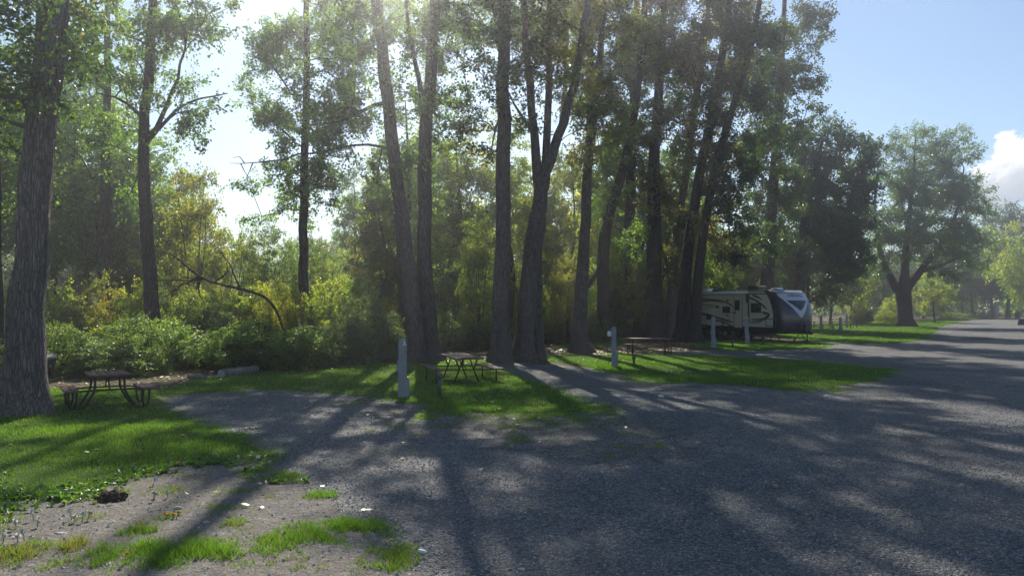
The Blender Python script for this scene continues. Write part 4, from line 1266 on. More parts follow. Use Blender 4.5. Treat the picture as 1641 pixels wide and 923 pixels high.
for k, (pts, w0, w1) in enumerate([
        ([(130, 275), (205, 262), (300, 262), (420, 272), (510, 305), (562, 345)], .09, .11), ([(120, 310), (205, 290), (290, 276), (390, 282), (465, 302)], .12, .07), ([(120, 330), (210, 322), (300, 316), (400, 335)], .05, .05),
        ([(110, 400), (205, 410), (320, 432), (450, 472), (562, 506)], .12, .14), ([(130, 415), (205, 402), (300, 418), (360, 440)], .06, .05), ([(350, 478), (440, 494), (510, 525), (552, 552)], .10, .12),
        ([(690, 228), (775, 262), (845, 305), (912, 365)], .10, .14), ([(760, 214), (820, 238), (866, 270)], .14, .05), ([(660, 200), (800, 203), (960, 200)], .05, .05),
        ([(850, 392), (910, 405), (938, 424), (905, 462), (840, 485), (730, 490)], .10, .07), ([(733, 465), (830, 470), (890, 455), (940, 430)], .06, .10), ([(730, 503), (800, 507), (862, 496)], .05, .04),
        ([(860, 402), (900, 418), (930, 428), (890, 440)], .05, .05), ([(846, 300), (850, 345), (848, 392)], .05, .05), ([(575, 490), (650, 488), (720, 488)], .03, .03), ([(505, 440), (512, 470), (514, 500)], .03, .03)]):
    swoosh(pts, w0, w1, k % 5)
x, z = c1(303, 341); t_ = text_mesh('side_lettering', 'DENALI', .26, GREYD, TROOT, (x, -HW - .006, z), (PI / 2, 0, 0), .006)
# under-body
b = MB(); b.box((-4.8, -HW + .02, .50), (3.9, HW - .02, ZB - .003)); ch = b.build('chassis_skirt', CHASS, TROOT, .01)
for cx_ in (335, 450):
    x, _ = c1(cx_, 620)
    for s in (-1, 1):
        rt = empty('wheel', (x, s * 1.0, .36)); rt.parent = TROOT
        a = MB(); th = np.linspace(0, 2 * PI, 25)[:-1]
        prof_ = [(-.11, .22), (-.11, .33), (-.08, .36), (.08, .36), (.11, .33), (.11, .22)]
        vs = [(r_ * math.cos(q), y_, r_ * math.sin(q)) for q in th for y_, r_ in prof_]; np_ = len(prof_)
        a.add(vs, [(i * np_ + j, i * np_ + (j + 1) % np_, ((i + 1) % 24) * np_ + (j + 1) % np_, ((i + 1) % 24) * np_ + j) for i in range(24) for j in range(np_)], True); a.build('tyre', RUBBER, rt)
        a = MB(); a.tube([(0, -.09, 0), (0, .09, 0)], .215, 18); a.tube([(0, -.115, 0), (0, .115, 0)], .07, 12); a.build('rim', ALLOY, rt)
b = MB(); b.prism([(4.0, .50), (5.35, .48), (5.35, .58), (4.0, .62)], -.06, .06, 1)
for s in (-1, 1): b.tube([(3.7, s * .95, .56), (5.25, s * .05, .54)], .06, 6)
b.tube([(5.3, 0, .58), (5.45, 0, .6)], .06, 8); tg = b.build('tow_tongue', CHASS, TROOT)
b = MB(); b.tube([(4.95, 0, .02), (4.95, 0, 1.0)], .035, 8); b.tube([(4.95, 0, .0), (4.95, 0, .03)], .11, 10); b.build('jack', GALV, tg)
for s in (-1, 1):
    b = MB(); b.tube([(4.62, s * .17, .62), (4.62, s * .17, .68), (4.62, s * .17, 1.0), (4.62, s * .17, 1.08)], [.11, .15, .15, .07], 14); b.build('gas_bottle', CHASS, tg)
for xx, dx in ((3.2, -.55), (3.2, .0)):
    for s in (-1, 1):
        b = MB(); b.tube([(xx, s * .95, .52), (xx + (.55 if dx else -.55), s * .95, .03)], .03, 6); b.tube([(xx + (.55 if dx else -.55), s * .95, .0), (xx + (.55 if dx else -.55), s * .95, .03)], .09, 8); b.build('stabiliser_jack', CHASS, TROOT)
x, _ = c1(612, 600); b = MB(); b.box((x - .33, -HW - .45, .34), (x + .33, -HW - .08, .38)); b.box((x - .33, -HW - .22, .58), (x + .33, -HW + .0, .62))
for s in (-.31, .31): b.tube([(x + s, -HW - .42, .36), (x + s, -HW - .02, .66)], .02, 6)
b.build('entry_step', CHASS, TROOT)
# ------------------------------------------------------------------ the standing cottonwoods and other single trees
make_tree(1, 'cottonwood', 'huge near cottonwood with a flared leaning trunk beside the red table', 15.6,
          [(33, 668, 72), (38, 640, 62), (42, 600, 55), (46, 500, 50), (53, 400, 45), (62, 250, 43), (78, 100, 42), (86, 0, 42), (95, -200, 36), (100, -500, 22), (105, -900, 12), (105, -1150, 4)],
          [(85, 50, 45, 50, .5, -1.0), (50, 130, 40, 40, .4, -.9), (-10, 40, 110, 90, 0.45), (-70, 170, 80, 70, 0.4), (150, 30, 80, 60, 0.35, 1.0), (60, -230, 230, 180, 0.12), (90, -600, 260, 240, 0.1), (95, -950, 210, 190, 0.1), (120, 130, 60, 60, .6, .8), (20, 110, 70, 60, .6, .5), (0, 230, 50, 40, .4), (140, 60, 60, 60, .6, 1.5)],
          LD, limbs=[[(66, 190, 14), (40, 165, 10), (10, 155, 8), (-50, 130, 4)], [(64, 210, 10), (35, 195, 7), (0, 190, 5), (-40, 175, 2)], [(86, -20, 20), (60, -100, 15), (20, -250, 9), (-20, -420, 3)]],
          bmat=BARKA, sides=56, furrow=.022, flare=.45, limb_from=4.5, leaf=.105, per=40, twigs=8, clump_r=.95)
make_tree(2, 'cottonwood', 'slender cottonwood with a forked side limb rising out of the left thicket', 30.0,
          [(250, 585, 27), (247, 530, 23), (240, 420, 20), (233, 310, 18), (231, 210, 16), (237, 120, 15), (245, 0, 13), (250, -150, 10), (252, -380, 3)],
          [(238, 60, 30, 40, .8, -1.1), (234, 165, 22, 24, .5, -1.0), (205, 300, 40, 34, .5), (190, 60, 80, 80, 0.8), (300, 40, 80, 70, 0.8), (325, 165, 45, 50, 0.6), (250, 120, 60, 50, 0.8), (165, 200, 55, 50, 0.7), (270, 215, 40, 35, 0.4), (250, -110, 130, 100, 0.35), (255, -280, 80, 90, 0.28), (320, 215, 30, 25, 0.4)],
          LG, limbs=[[(234, 225, 9), (262, 180, 7), (285, 125, 5), (300, 60, 2)], [(238, 225, 8), (262, 200, 6), (300, 165, 4), (365, 150, 1.5)], [(225, 185, 7), (195, 160, 4), (155, 150, 2)]], bmat=BARKD, furrow=.02, limb_from=8, leaf=.105, per=44)
make_tree(3, 'cottonwood', 'straight slim cottonwood with a narrow leafy column standing alone against bright sky', 36.0,
          [(490, 570, 17), (488, 450, 15), (487, 320, 13.5), (489, 200, 12), (491, 80, 10), (492, -50, 8), (493, -240, 3)],
          [(465, 300, 65, 38, 1.05), (505, 265, 55, 50, 1.05), (450, 190, 60, 50, 1.05), (525, 180, 55, 55, 1.05), (455, 90, 65, 65, 1.05), (530, 70, 55, 65, 1.05), (490, -40, 70, 60, 0.3), (490, -150, 45, 70, 0.25), (425, 335, 35, 16, 0.5), (540, 325, 26, 22, 0.5), (405, 150, 24, 24, .6), (570, 130, 26, 40, .7), (475, 345, 34, 18, 0.5)],
          LG, bmat=BARKD, furrow=.02, limb_from=4.5, leaf=.10, per=50, rise=.2)
make_tree(4, 'cottonwood', 'left trunk of the close pair behind the nearest pedestal, bending left overhead', 30.7,
          [(667, 586, 31), (664, 540, 27), (656, 450, 24), (645, 370, 22), (637, 290, 20), (626, 200, 19), (614, 110, 18), (604, 20, 16), (596, -80, 14), (590, -250, 8), (588, -420, 3)],
          [(637, 250, 22, 22, .6, -1.2), (612, 55, 32, 32, .8, -1.3), (555, 25, 70, 65, .9), (600, 80, 40, 36, .7), (575, -20, 60, 40, .6), (525, 185, 65, 35, 0.8), (645, 10, 45, 50, 0.7), (560, 150, 60, 34, .8), (505, 130, 40, 30, .6), (610, 300, 26, 24, .5), (590, -270, 90, 110, 0.28), (470, 225, 45, 18, .9), (540, 228, 45, 16, .9), (625, 150, 30, 30, .5), (590, 195, 34, 24, .7)],
          LG, limbs=[[(633, 240, 5), (590, 233, 4), (530, 240, 3.4), (470, 252, 2.6), (400, 263, 1.6), (368, 262, .7)], [(622, 165, 8), (592, 172, 6), (545, 195, 4), (500, 200, 2)], [(405, 262, 2.2), (398, 275, 1.4), (393, 290, .8)], [(392, 262, 2.0), (385, 254, 1.2), (374, 253, .8)], [(386, 263, 1.8), (395, 278, 1.2), (403, 290, .8)]],
          furrow=.022, limb_from=9, leaf=.105, per=44)
make_tree(5, 'cottonwood', 'right trunk of the close pair behind the nearest pedestal, nearly upright', 31.1,
          [(694, 586, 31), (688, 500, 26), (682, 400, 23), (681, 300, 22), (684, 200, 20), (690, 100, 18), (695, 0, 16), (700, -120, 13), (704, -300, 7), (706, -450, 3)],
          [(690, 40, 36, 36, .8, -1.3), (684, 180, 20, 24, .6, -1.2), (680, 55, 60, 60, 0.8), (725, 25, 55, 50, 0.7), (655, 155, 32, 42, .8), (705, 170, 34, 36, .8), (662, 235, 28, 34, .6), (715, 235, 34, 36, .6), (700, -100, 100, 80, .5), (700, -280, 90, 110, 0.28)],
          LG, limbs=[[(684, 210, 10), (672, 130, 8), (656, 50, 6), (648, -40, 3)]], furrow=.022, limb_from=9, leaf=.105, per=44)
make_tree(6, 'cottonwood', 'tall straight cottonwood right of the weathered brown table', 30.7,
          [(801, 585, 31), (803, 500, 27), (805, 400, 24), (806, 300, 22), (807, 200, 21), (808, 100, 19), (807, 0, 17), (806, -120, 14), (806, -300, 8), (806, -460, 3)],
          [(806, 60, 40, 36, .9, -1.3), (806, 145, 26, 26, .6, -1.2), (780, 105, 45, 42, 0.8), (840, 110, 40, 42, 0.8), (795, 20, 70, 55, 0.8), (805, -110, 110, 90, 0.7), (805, -290, 95, 110, 0.28), (765, 150, 34, 28, .8), (765, 225, 36, 36, .7), (830, 200, 26, 30, .6), (740, 190, 24, 24, .6)],
          LD, furrow=.022, limb_from=10, leaf=.105, per=44)
make_tree(7, 'cottonwood', 'cottonwood that forks into a wide V above head height', 31.5,
          [(837, 582, 35), (842, 520, 30), (850, 440, 28), (860, 360, 26), (867, 312, 23), (862, 285, 17), (857, 215, 14), (848, 110, 12), (842, 40, 10), (838, -60, 8), (836, -260, 3)],
          [(850, 100, 30, 36, .8, -1.2), (905, 120, 36, 36, .9, -1.3), (845, 50, 40, 55, 0.8), (895, 35, 55, 55, 0.8), (935, 115, 50, 50, 0.8), (952, 205, 38, 45, 0.8), (875, -60, 90, 75, 0.7), (935, -150, 90, 90, 0.35), (840, -210, 70, 90, 0.35)],
          LB, limbs=[[(866, 315, 20), (880, 265, 17), (899, 210, 15), (916, 150, 14), (930, 80, 12), (945, -30, 9), (955, -190, 3)], [(857, 215, 6), (830, 180, 4), (815, 150, 2)]], furrow=.022, limb_from=9, leaf=.105, per=44)
make_tree(8, 'cottonwood', 'thinner trunk standing tight behind the forked cottonwood', 33.0,
          [(859, 577, 26), (858, 520, 22), (860, 440, 18), (864, 360, 16), (872, 280, 14), (878, 180, 12), (880, 60, 9), (882, -60, 6), (882, -180, 3)],
          [(880, 60, 50, 50, 0.6), (880, -70, 60, 80, 0.3)], LG, furrow=.02, limb_from=9, leaf=.105, per=40)
make_tree(9, 'cottonwood', 'curved cottonwood standing in front of the shaded dark table', 37.0,
          [(931, 569, 35), (928, 540, 25), (931, 480, 22), (936, 400, 18), (940, 320, 16), (945, 240, 14), (955, 150, 12), (965, 50, 10), (970, -80, 7), (972, -260, 3)],
          [(945, 230, 30, 34, .8, -1.3), (958, 120, 36, 36, 1, -1.4), (935, 255, 38, 42, 0.8), (980, 180, 48, 55, 0.9), (925, 165, 40, 45, 0.8), (970, 60, 60, 65, 0.9), (970, -80, 80, 85, 0.4), (972, -220, 50, 80, 0.35)],
          LB, limbs=[[(929, 470, 8), (955, 440, 6), (968, 380, 4), (975, 320, 2)]], furrow=.022, limb_from=8, leaf=.11, per=44)
GRP = dict(leaf=.13, per=54, clump_r=1.05, limb_from=7, limb_parts=4, trunk_step=.8)
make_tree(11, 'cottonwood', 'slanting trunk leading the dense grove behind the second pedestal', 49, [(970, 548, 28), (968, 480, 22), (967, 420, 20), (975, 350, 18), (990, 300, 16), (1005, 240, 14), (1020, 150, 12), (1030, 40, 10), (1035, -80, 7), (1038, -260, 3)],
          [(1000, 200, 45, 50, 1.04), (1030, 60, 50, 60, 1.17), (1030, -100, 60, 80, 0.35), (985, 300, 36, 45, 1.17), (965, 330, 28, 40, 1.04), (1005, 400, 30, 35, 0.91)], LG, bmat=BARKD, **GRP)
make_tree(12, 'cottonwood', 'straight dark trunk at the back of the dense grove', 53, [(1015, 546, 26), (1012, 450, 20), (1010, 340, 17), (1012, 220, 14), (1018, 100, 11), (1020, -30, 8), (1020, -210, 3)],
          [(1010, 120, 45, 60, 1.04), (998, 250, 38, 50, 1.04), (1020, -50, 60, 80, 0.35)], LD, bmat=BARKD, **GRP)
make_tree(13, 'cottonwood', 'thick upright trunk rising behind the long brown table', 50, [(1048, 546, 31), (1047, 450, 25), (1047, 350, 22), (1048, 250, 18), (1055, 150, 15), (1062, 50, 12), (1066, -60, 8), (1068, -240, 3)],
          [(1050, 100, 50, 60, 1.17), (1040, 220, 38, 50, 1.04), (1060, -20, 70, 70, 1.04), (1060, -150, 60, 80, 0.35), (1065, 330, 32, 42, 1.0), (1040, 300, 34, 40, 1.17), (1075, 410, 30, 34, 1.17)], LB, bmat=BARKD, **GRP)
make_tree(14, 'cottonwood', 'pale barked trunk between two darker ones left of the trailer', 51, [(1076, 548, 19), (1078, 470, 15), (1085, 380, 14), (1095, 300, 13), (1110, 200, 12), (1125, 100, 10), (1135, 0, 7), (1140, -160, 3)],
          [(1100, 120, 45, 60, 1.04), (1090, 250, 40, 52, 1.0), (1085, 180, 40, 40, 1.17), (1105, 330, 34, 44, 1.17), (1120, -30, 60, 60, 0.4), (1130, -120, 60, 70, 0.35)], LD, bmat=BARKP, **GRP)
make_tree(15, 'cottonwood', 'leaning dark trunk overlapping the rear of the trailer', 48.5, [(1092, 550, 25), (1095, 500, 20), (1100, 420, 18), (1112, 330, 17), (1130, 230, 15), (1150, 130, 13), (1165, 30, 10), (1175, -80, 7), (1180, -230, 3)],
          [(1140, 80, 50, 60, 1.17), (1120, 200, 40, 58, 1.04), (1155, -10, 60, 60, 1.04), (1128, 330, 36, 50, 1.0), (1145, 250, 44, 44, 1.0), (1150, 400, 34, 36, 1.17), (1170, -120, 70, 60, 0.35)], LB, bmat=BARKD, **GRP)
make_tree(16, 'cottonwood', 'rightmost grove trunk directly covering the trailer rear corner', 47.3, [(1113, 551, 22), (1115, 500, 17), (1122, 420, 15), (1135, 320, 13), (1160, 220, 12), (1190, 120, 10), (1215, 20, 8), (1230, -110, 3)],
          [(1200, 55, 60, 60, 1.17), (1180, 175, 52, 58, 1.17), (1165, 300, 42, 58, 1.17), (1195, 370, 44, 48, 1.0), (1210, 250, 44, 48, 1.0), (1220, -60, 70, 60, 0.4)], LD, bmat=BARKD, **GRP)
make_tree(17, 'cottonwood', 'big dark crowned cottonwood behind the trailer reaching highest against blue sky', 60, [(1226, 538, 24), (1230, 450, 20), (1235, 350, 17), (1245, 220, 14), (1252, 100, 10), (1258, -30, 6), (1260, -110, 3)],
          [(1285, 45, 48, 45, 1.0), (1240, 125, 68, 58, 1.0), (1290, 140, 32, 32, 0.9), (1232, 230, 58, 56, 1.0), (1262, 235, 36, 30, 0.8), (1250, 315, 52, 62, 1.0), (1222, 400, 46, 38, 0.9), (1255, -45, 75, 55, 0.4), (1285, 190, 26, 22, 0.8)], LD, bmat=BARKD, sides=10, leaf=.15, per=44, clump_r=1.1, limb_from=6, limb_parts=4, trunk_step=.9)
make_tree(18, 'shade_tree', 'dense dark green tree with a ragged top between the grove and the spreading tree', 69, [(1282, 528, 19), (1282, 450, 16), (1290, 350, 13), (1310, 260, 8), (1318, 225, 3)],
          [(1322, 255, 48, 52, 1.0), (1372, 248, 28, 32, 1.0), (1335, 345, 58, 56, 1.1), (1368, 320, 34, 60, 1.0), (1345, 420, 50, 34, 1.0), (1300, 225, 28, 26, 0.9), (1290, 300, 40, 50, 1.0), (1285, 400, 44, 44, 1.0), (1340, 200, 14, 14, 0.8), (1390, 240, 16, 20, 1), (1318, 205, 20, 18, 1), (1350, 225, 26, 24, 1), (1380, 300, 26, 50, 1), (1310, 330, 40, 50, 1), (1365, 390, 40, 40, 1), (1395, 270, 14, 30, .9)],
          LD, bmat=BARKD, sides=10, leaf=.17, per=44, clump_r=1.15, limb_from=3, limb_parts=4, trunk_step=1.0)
make_tree(19, 'spreading_tree', 'broad spreading tree with a short thick trunk standing alone on the far lawn', 87, [(1452, 524.5, 25), (1450, 505, 22), (1449, 485, 22), (1447, 468, 24), (1450, 430, 13), (1455, 370, 9), (1462, 300, 5), (1468, 215, 2)],
          [(1460, 240, 45, 40, 0.75), (1528, 250, 45, 40, 0.75), (1412, 285, 28, 40, 0.7), (1560, 305, 34, 34, 0.75), (1490, 310, 65, 45, 0.9), (1425, 365, 40, 42, 0.9), (1500, 380, 65, 36, 0.9), (1568, 350, 26, 20, 0.7), (1470, 208, 18, 14, 0.5), (1405, 425, 28, 18, 0.7), (1552, 415, 36, 22, 0.7), (1535, 215, 18, 14, 0.8), (1450, 310, 40, 45, 0.9), (1535, 310, 45, 40, 1.0), (1460, 375, 50, 40, 0.9), (1400, 340, 24, 40, 0.8), (1540, 385, 44, 34, 1.0), (1585, 335, 18, 22, 0.8), (1390, 390, 22, 26, 0.8), (1500, 265, 40, 40, 0.8), (1525, 436, 36, 16, .9, -2.0), (1405, 440, 22, 14, .8), (1435, 425, 30, 20, .9), (1480, 425, 36, 20, .9), (1515, 415, 40, 24, .9)],
          LW, limbs=[[(1445, 472, 15), (1425, 442, 12), (1410, 400, 9), (1402, 340, 5), (1405, 285, 2)], [(1450, 468, 15), (1475, 435, 12), (1500, 400, 9), (1530, 350, 6), (1545, 270, 2)], [(1475, 435, 8), (1510, 425, 6), (1550, 405, 3)]],
          bmat=BARKD, sides=12, leaf=.24, wr=.42, per=38, clump_r=1.35, twigs=9, limb_from=2.5, limb_parts=6, trunk_step=.8, flare=.25)
make_tree(20, 'young_tree', 'thin dark trunk at the very edge behind the big near cottonwood', 24, [(2, 612, 12), (1, 500, 10), (0, 380, 9), (-3, 250, 7), (-5, 100, 4), (-5, 0, 2)],
          [(-20, 220, 60, 60, 0.7), (-10, 80, 70, 70, 0.6), (30, 320, 30, 40, 0.5)], LG, bmat=BARKD, limb_from=3.5, leaf=.10, per=40)

CAN = dict(leaf=.12, per=40, clump_r=1.0, limb_from=11, limb_parts=3, trunk_step=.8, sides=10, bmat=BARKD)  # hidden-trunk trees of this row are added to shade the ground
make_tree(21, 'cottonwood', 'added shade-casting cottonwood whose trunk hides behind the left trunk of the close pair', 42, [(652, 565, 20), (645, 400, 17), (632, 250, 14), (618, 100, 11), (605, -60, 8), (600, -300, 3)],
          [(660, 20, 40, 40, 0.8), (540, 60, 40, 35, 0.8)], LG, **CAN)
make_tree(22, 'cottonwood', 'added shade-casting cottonwood hidden behind the right trunk of the close pair', 43, [(690, 562, 17), (684, 400, 15), (684, 250, 13), (690, 100, 10), (700, -60, 7), (710, -300, 3)],
          [(740, 40, 50, 40, 0.9), (725, -60, 80, 80, 0.22), (735, -190, 80, 90, 0.2), (765, 15, 40, 40, 0.8), (690, 110, 34, 34, .9), (700, 60, 40, 40, .9)], LG, **CAN)
make_tree(23, 'cottonwood', 'added shade-casting cottonwood right behind the straight cottonwood', 41, [(802, 566, 18), (805, 400, 16), (807, 250, 14), (810, 100, 11), (818, -60, 8), (825, -300, 3)],
          [(830, 70, 40, 40, 0.9), (850, -50, 80, 80, 0.5), (800, -150, 80, 90, 0.2), (868, 140, 28, 28, .8), (800, 120, 40, 36, .8), (855, 45, 36, 36, .8)], LD, **CAN)
make_tree(24, 'cottonwood', 'added shade-casting cottonwood directly behind the curved cottonwood', 44, [(931, 560, 17), (936, 400, 15), (942, 250, 13), (948, 100, 10), (940, -60, 7), (935, -300, 3)],
          [(925, 50, 55, 50, 1.0), (930, -60, 80, 80, 0.5), (945, -190, 80, 90, 0.2), (905, 110, 28, 40, 0.8), (960, 130, 40, 50, 0.9)], LB, **CAN)
make_tree(25, 'cottonwood', 'back row cottonwood standing deep in the left woods near the forked cottonwood', 41, [(170, 570, 18), (172, 400, 15), (168, 250, 13), (172, 100, 10), (175, -60, 7), (178, -260, 3)],
          [(120, 80, 70, 60, 0.8), (200, 120, 50, 50, 0.7), (170, -50, 110, 80, 0.45), (80, 190, 60, 50, 0.7), (180, -180, 90, 80, 0.4), (190, 270, 60, 50, 0.7)], LG, **CAN)

for sd_, lab, pts_, bl_ in (  # farthest row, tucked behind other crowns and added to shade the mid-ground
        (26, 'added shade-casting cottonwood hidden behind the left trunk of the close pair, farthest back', [(660, 545, 13), (648, 400, 11), (625, 200, 9), (606, 40, 7), (596, -80, 4)], [(570, 10, 60, 45, .8), (620, -20, 60, 50, .8), (600, -70, 60, 40, .6)]),
        (27, 'added shade-casting cottonwood lined up behind the straight cottonwood, farthest back', [(803, 545, 13), (805, 400, 11), (806, 200, 9), (800, 40, 7), (790, -80, 4)], [(740, 30, 60, 40, .9), (790, 10, 60, 50, .8), (765, -60, 60, 40, .6), (735, 170, 40, 34, .8)]),
        (28, 'added shade-casting cottonwood lined up behind the forked cottonwood, farthest back', [(850, 545, 13), (855, 400, 11), (868, 300, 10), (900, 200, 9), (908, 40, 7), (902, -80, 4)], [(880, 20, 60, 50, .8), (930, 40, 60, 50, .9), (900, -60, 60, 40, .6), (940, 150, 36, 40, .8)])):
    make_tree(sd_, 'cottonwood', lab, 58, pts_, bl_, LG, leaf=.14, per=36, clump_r=1.15, limb_from=9, limb_parts=3, trunk_step=.9, sides=9, bmat=BARKD)

# ------------------------------------------------------------------ prototypes that are copied
proto('bushy_low', 31, 8.0, 7.0, 1.4, LG, 95, .14, per=26, twigs=8, cr=.85)
proto('bushy', 41, 13.0, 7.2, 2.2, LG, 130, .15, per=26, twigs=8, cr=.9)
proto('bushy_tall', 42, 16.0, 5.6, 3.0, LG, 120, .15, per=26, twigs=8, cr=.9, shape='oval')
proto('ragged_low', 43, 8.5, 5.5, 1.6, LG, 65, .14, per=26, twigs=8, cr=.85, shape='oval')
proto('ragged', 32, 13.0, 6.0, 2.4, LG, 85, .15, per=26, twigs=8, cr=.95, shape='oval')
proto('ragged_tall', 44, 16.0, 5.0, 3.0, LG, 85, .15, per=26, twigs=8, cr=.95, shape='oval')
proto('thicket', 33, 6.0, 4.2, .7, LY, 75, .10, per=28, twigs=8, cr=.6, wr=.55, stems=7, shape='round')
proto('conical', 34, 10.0, 5.0, .8, LD, 130, .13, per=36, twigs=8, cr=.65, wr=.4, droop=.25, shape='cone')
proto('weeping', 35, 10.0, 9.0, 2.0, LY, 110, .20, per=44, twigs=8, cr=1.2, wr=.3, droop=1.1)
proto('airy', 38, 9.0, 4.5, 1.5, LA, 60, .12, per=24, twigs=9, cr=.8, stems=3, shape='oval')
proto('shrub', 36, 2.3, 2.7, .15, LS, 90, .07, per=26, twigs=8, cr=.34, wr=.5, stems=6, shape='dome')
proto('shrub_b', 37, 2.3, 2.4, .1, LS, 75, .08, per=26, twigs=8, cr=.36, wr=.6, stems=6, shape='dome')
proto('lowbush', 39, 1.0, 1.4, .05, LR, 40, .07, per=16, twigs=8, cr=.2, wr=.3, stems=5, shape='dome')

prng = random.Random(5)


def put(key, name, label, px, d, top, wpx, mat, cat='tree', group=None, stem='trunk', leafn='crown'):
    p = P(px, 480, d); h = P(px, top, d)[2]; w = wpx * d / F
    if key in ('bushy', 'ragged'):
        w = max(w, h / 3.2)
        key = min((key + '_low', key, key + '_tall'), key=lambda k: abs(math.log((h / w) / (PROTO[k][2] / PROTO[k][3]))) + .35 * abs(math.log(h / PROTO[k][2])))
    return plant(key, name, label, (p[0], p[1], float(hz(p[0], p[1])) - .03), h, w, mat, prng.uniform(0, 6.28), cat, group, stem, leafn)


TREES = [
    # key, label, px, d, top, width px, material
    ('bushy', 'tall dark green tree at the far left behind the edge trunk', -60, 40, 20, 200, LG),
    ('bushy', 'shady green tree filling the gap just right of the big near trunk', 125, 47, 120, 210, LG),
    ('ragged', 'olive tree behind the slender forked cottonwood', 205, 44, 150, 170, LG),
    ('bushy', 'dark woodland tree deep behind the big near trunk', 40, 58, 90, 220, LD),
    ('bushy', 'dense shady tree directly behind the big near trunk', 75, 50, 195, 190, LD),
    ('bushy', 'dark green tree between the big near trunk and the forked cottonwood', 160, 42, 262, 150, LG),
    ('bushy', 'dense dark tree right behind the forked cottonwood trunk', 240, 52, 268, 150, LD),
    ('airy', 'thin autumn gold tree left of the bright sky gap', 310, 40, 235, 120, LA),
    ('ragged', 'yellowing tree low between the forked cottonwood and the sky gap', 285, 46, 265, 130, LY),
    ('thicket', 'pale green thicket tree under the bright sky gap', 372, 40, 355, 110, LY),
    ('thicket', 'bushy willow thicket tree left of the lone slim cottonwood', 432, 42, 352, 120, LS),
    ('thicket', 'yellow green thicket tree right of the lone slim cottonwood', 535, 44, 392, 110, LY),
    ('thicket', 'green thicket tree directly behind the lone slim trunk', 485, 47, 368, 110, LS),
    ('conical', 'taller distant conifer in the gap right of the slim cottonwood', 538, 95, 348, 38, LD),
    ('conical', 'distant conifer with a spire top left of the taller one', 512, 100, 360, 30, LD),
    ('bushy', 'distant rounded green tree low in the gap near the trunk pair', 575, 80, 372, 80, LG),
    ('ragged', 'dark multi-branched tree left of the close trunk pair', 608, 43, 285, 110, LB),
    ('bushy', 'green tree showing between the pair and the slim cottonwood', 575, 58, 262, 100, LG),
    ('ragged', 'tall green tree seen between the two close trunks', 650, 48, 125, 120, LG),
    ('bushy', 'bright yellow green tree between the pair and the straight cottonwood', 742, 58, 185, 150, LY),
    ('airy', 'golden young tree left of the straight cottonwood', 765, 42, 330, 85, LY),
    ('bushy', 'dark shaded tree low behind the weathered brown table', 735, 46, 405, 130, LG),
    ('ragged', 'tall green tree behind the straight cottonwood', 812, 56, 165, 130, LY),
    ('bushy', 'yellow green tree behind the curved cottonwood', 915, 58, 240, 130, LY),
    ('airy', 'amber leaved young tree between the forked and curved cottonwoods', 905, 46, 395, 70, LA),
    ('ragged', 'green tree between the curved trunk and the grove', 970, 64, 190, 130, LY),
    ('bushy', 'tall leafy green tree behind the close trunk pair', 690, 62, 165, 130, LY),
    ('bushy', 'leafy yellow green tree low behind the forked cottonwood', 862, 60, 250, 110, LY),
    ('bushy', 'yellowish tree behind the multi-branched dark tree', 612, 62, 225, 90, LY),
    ('bushy', 'green tree filling the middle of the grove', 1080, 62, 235, 130, LG),
    ('bushy', 'yellow green tree low among the grove trunks', 1000, 58, 360, 100, LY),
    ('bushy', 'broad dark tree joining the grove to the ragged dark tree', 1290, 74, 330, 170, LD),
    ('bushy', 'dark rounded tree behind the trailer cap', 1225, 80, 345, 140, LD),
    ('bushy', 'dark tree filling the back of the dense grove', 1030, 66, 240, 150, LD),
    ('airy', 'small golden leaved sapling among the grove trunks', 1025, 50, 405, 60, LA),
    ('bushy', 'dark tree low behind the grove and the trailer', 1100, 72, 300, 150, LG),
    ('bushy', 'mid green tree rising just behind the trailer roof', 1175, 78, 375, 130, LG),
    ('ragged', 'yellow green sapling crown just behind the trailer air conditioner', 1150, 70, 420, 70, LY),
    ('bushy', 'pale green tree behind the trailer front cap', 1235, 92, 425, 110, LG),
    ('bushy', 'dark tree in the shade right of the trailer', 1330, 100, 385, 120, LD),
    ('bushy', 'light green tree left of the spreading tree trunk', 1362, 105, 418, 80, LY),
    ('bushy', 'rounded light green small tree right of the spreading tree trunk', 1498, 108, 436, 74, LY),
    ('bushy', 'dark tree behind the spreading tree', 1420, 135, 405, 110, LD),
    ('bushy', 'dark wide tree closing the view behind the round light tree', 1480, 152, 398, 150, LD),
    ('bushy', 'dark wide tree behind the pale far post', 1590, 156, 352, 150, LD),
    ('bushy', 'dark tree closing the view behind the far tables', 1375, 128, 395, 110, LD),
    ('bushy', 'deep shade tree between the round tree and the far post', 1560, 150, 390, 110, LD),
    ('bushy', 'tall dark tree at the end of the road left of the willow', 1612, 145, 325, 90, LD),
    ('ragged', 'mid green tree beyond the road end behind the round tree', 1545, 165, 372, 90, LG),
    ('weeping', 'yellow weeping willow at the end of the road', 1668, 118, 322, 150, LY),
    ('bushy', 'far green tree at the end of the road past the yellow willow', 1760, 150, 330, 170, LG),
]
for key, label, px, d, top, w, mat in TREES:
    nm = {'conical': 'conifer', 'weeping': 'weeping_willow', 'thicket': 'thicket_tree', 'airy': 'young_tree'}.get(key, 'woodland_tree')
    put(key, nm, label, px, d, top, w, mat)
for i in range(22):
    put(['bushy', 'ragged'][i % 2], 'woodland_tree', 'far woodland tree in the shaded mass behind the campsites', -140 + i * 62 + prng.uniform(-20, 20), 78 + 9 * (i % 3) + prng.uniform(-4, 4), 330 + 45 * (i % 3 == 0) + (60 if 330 < -140 + i * 62 < 640 else 0), 130, [LG, LD, LB][i % 3], group='far woodland trees behind the campsites')

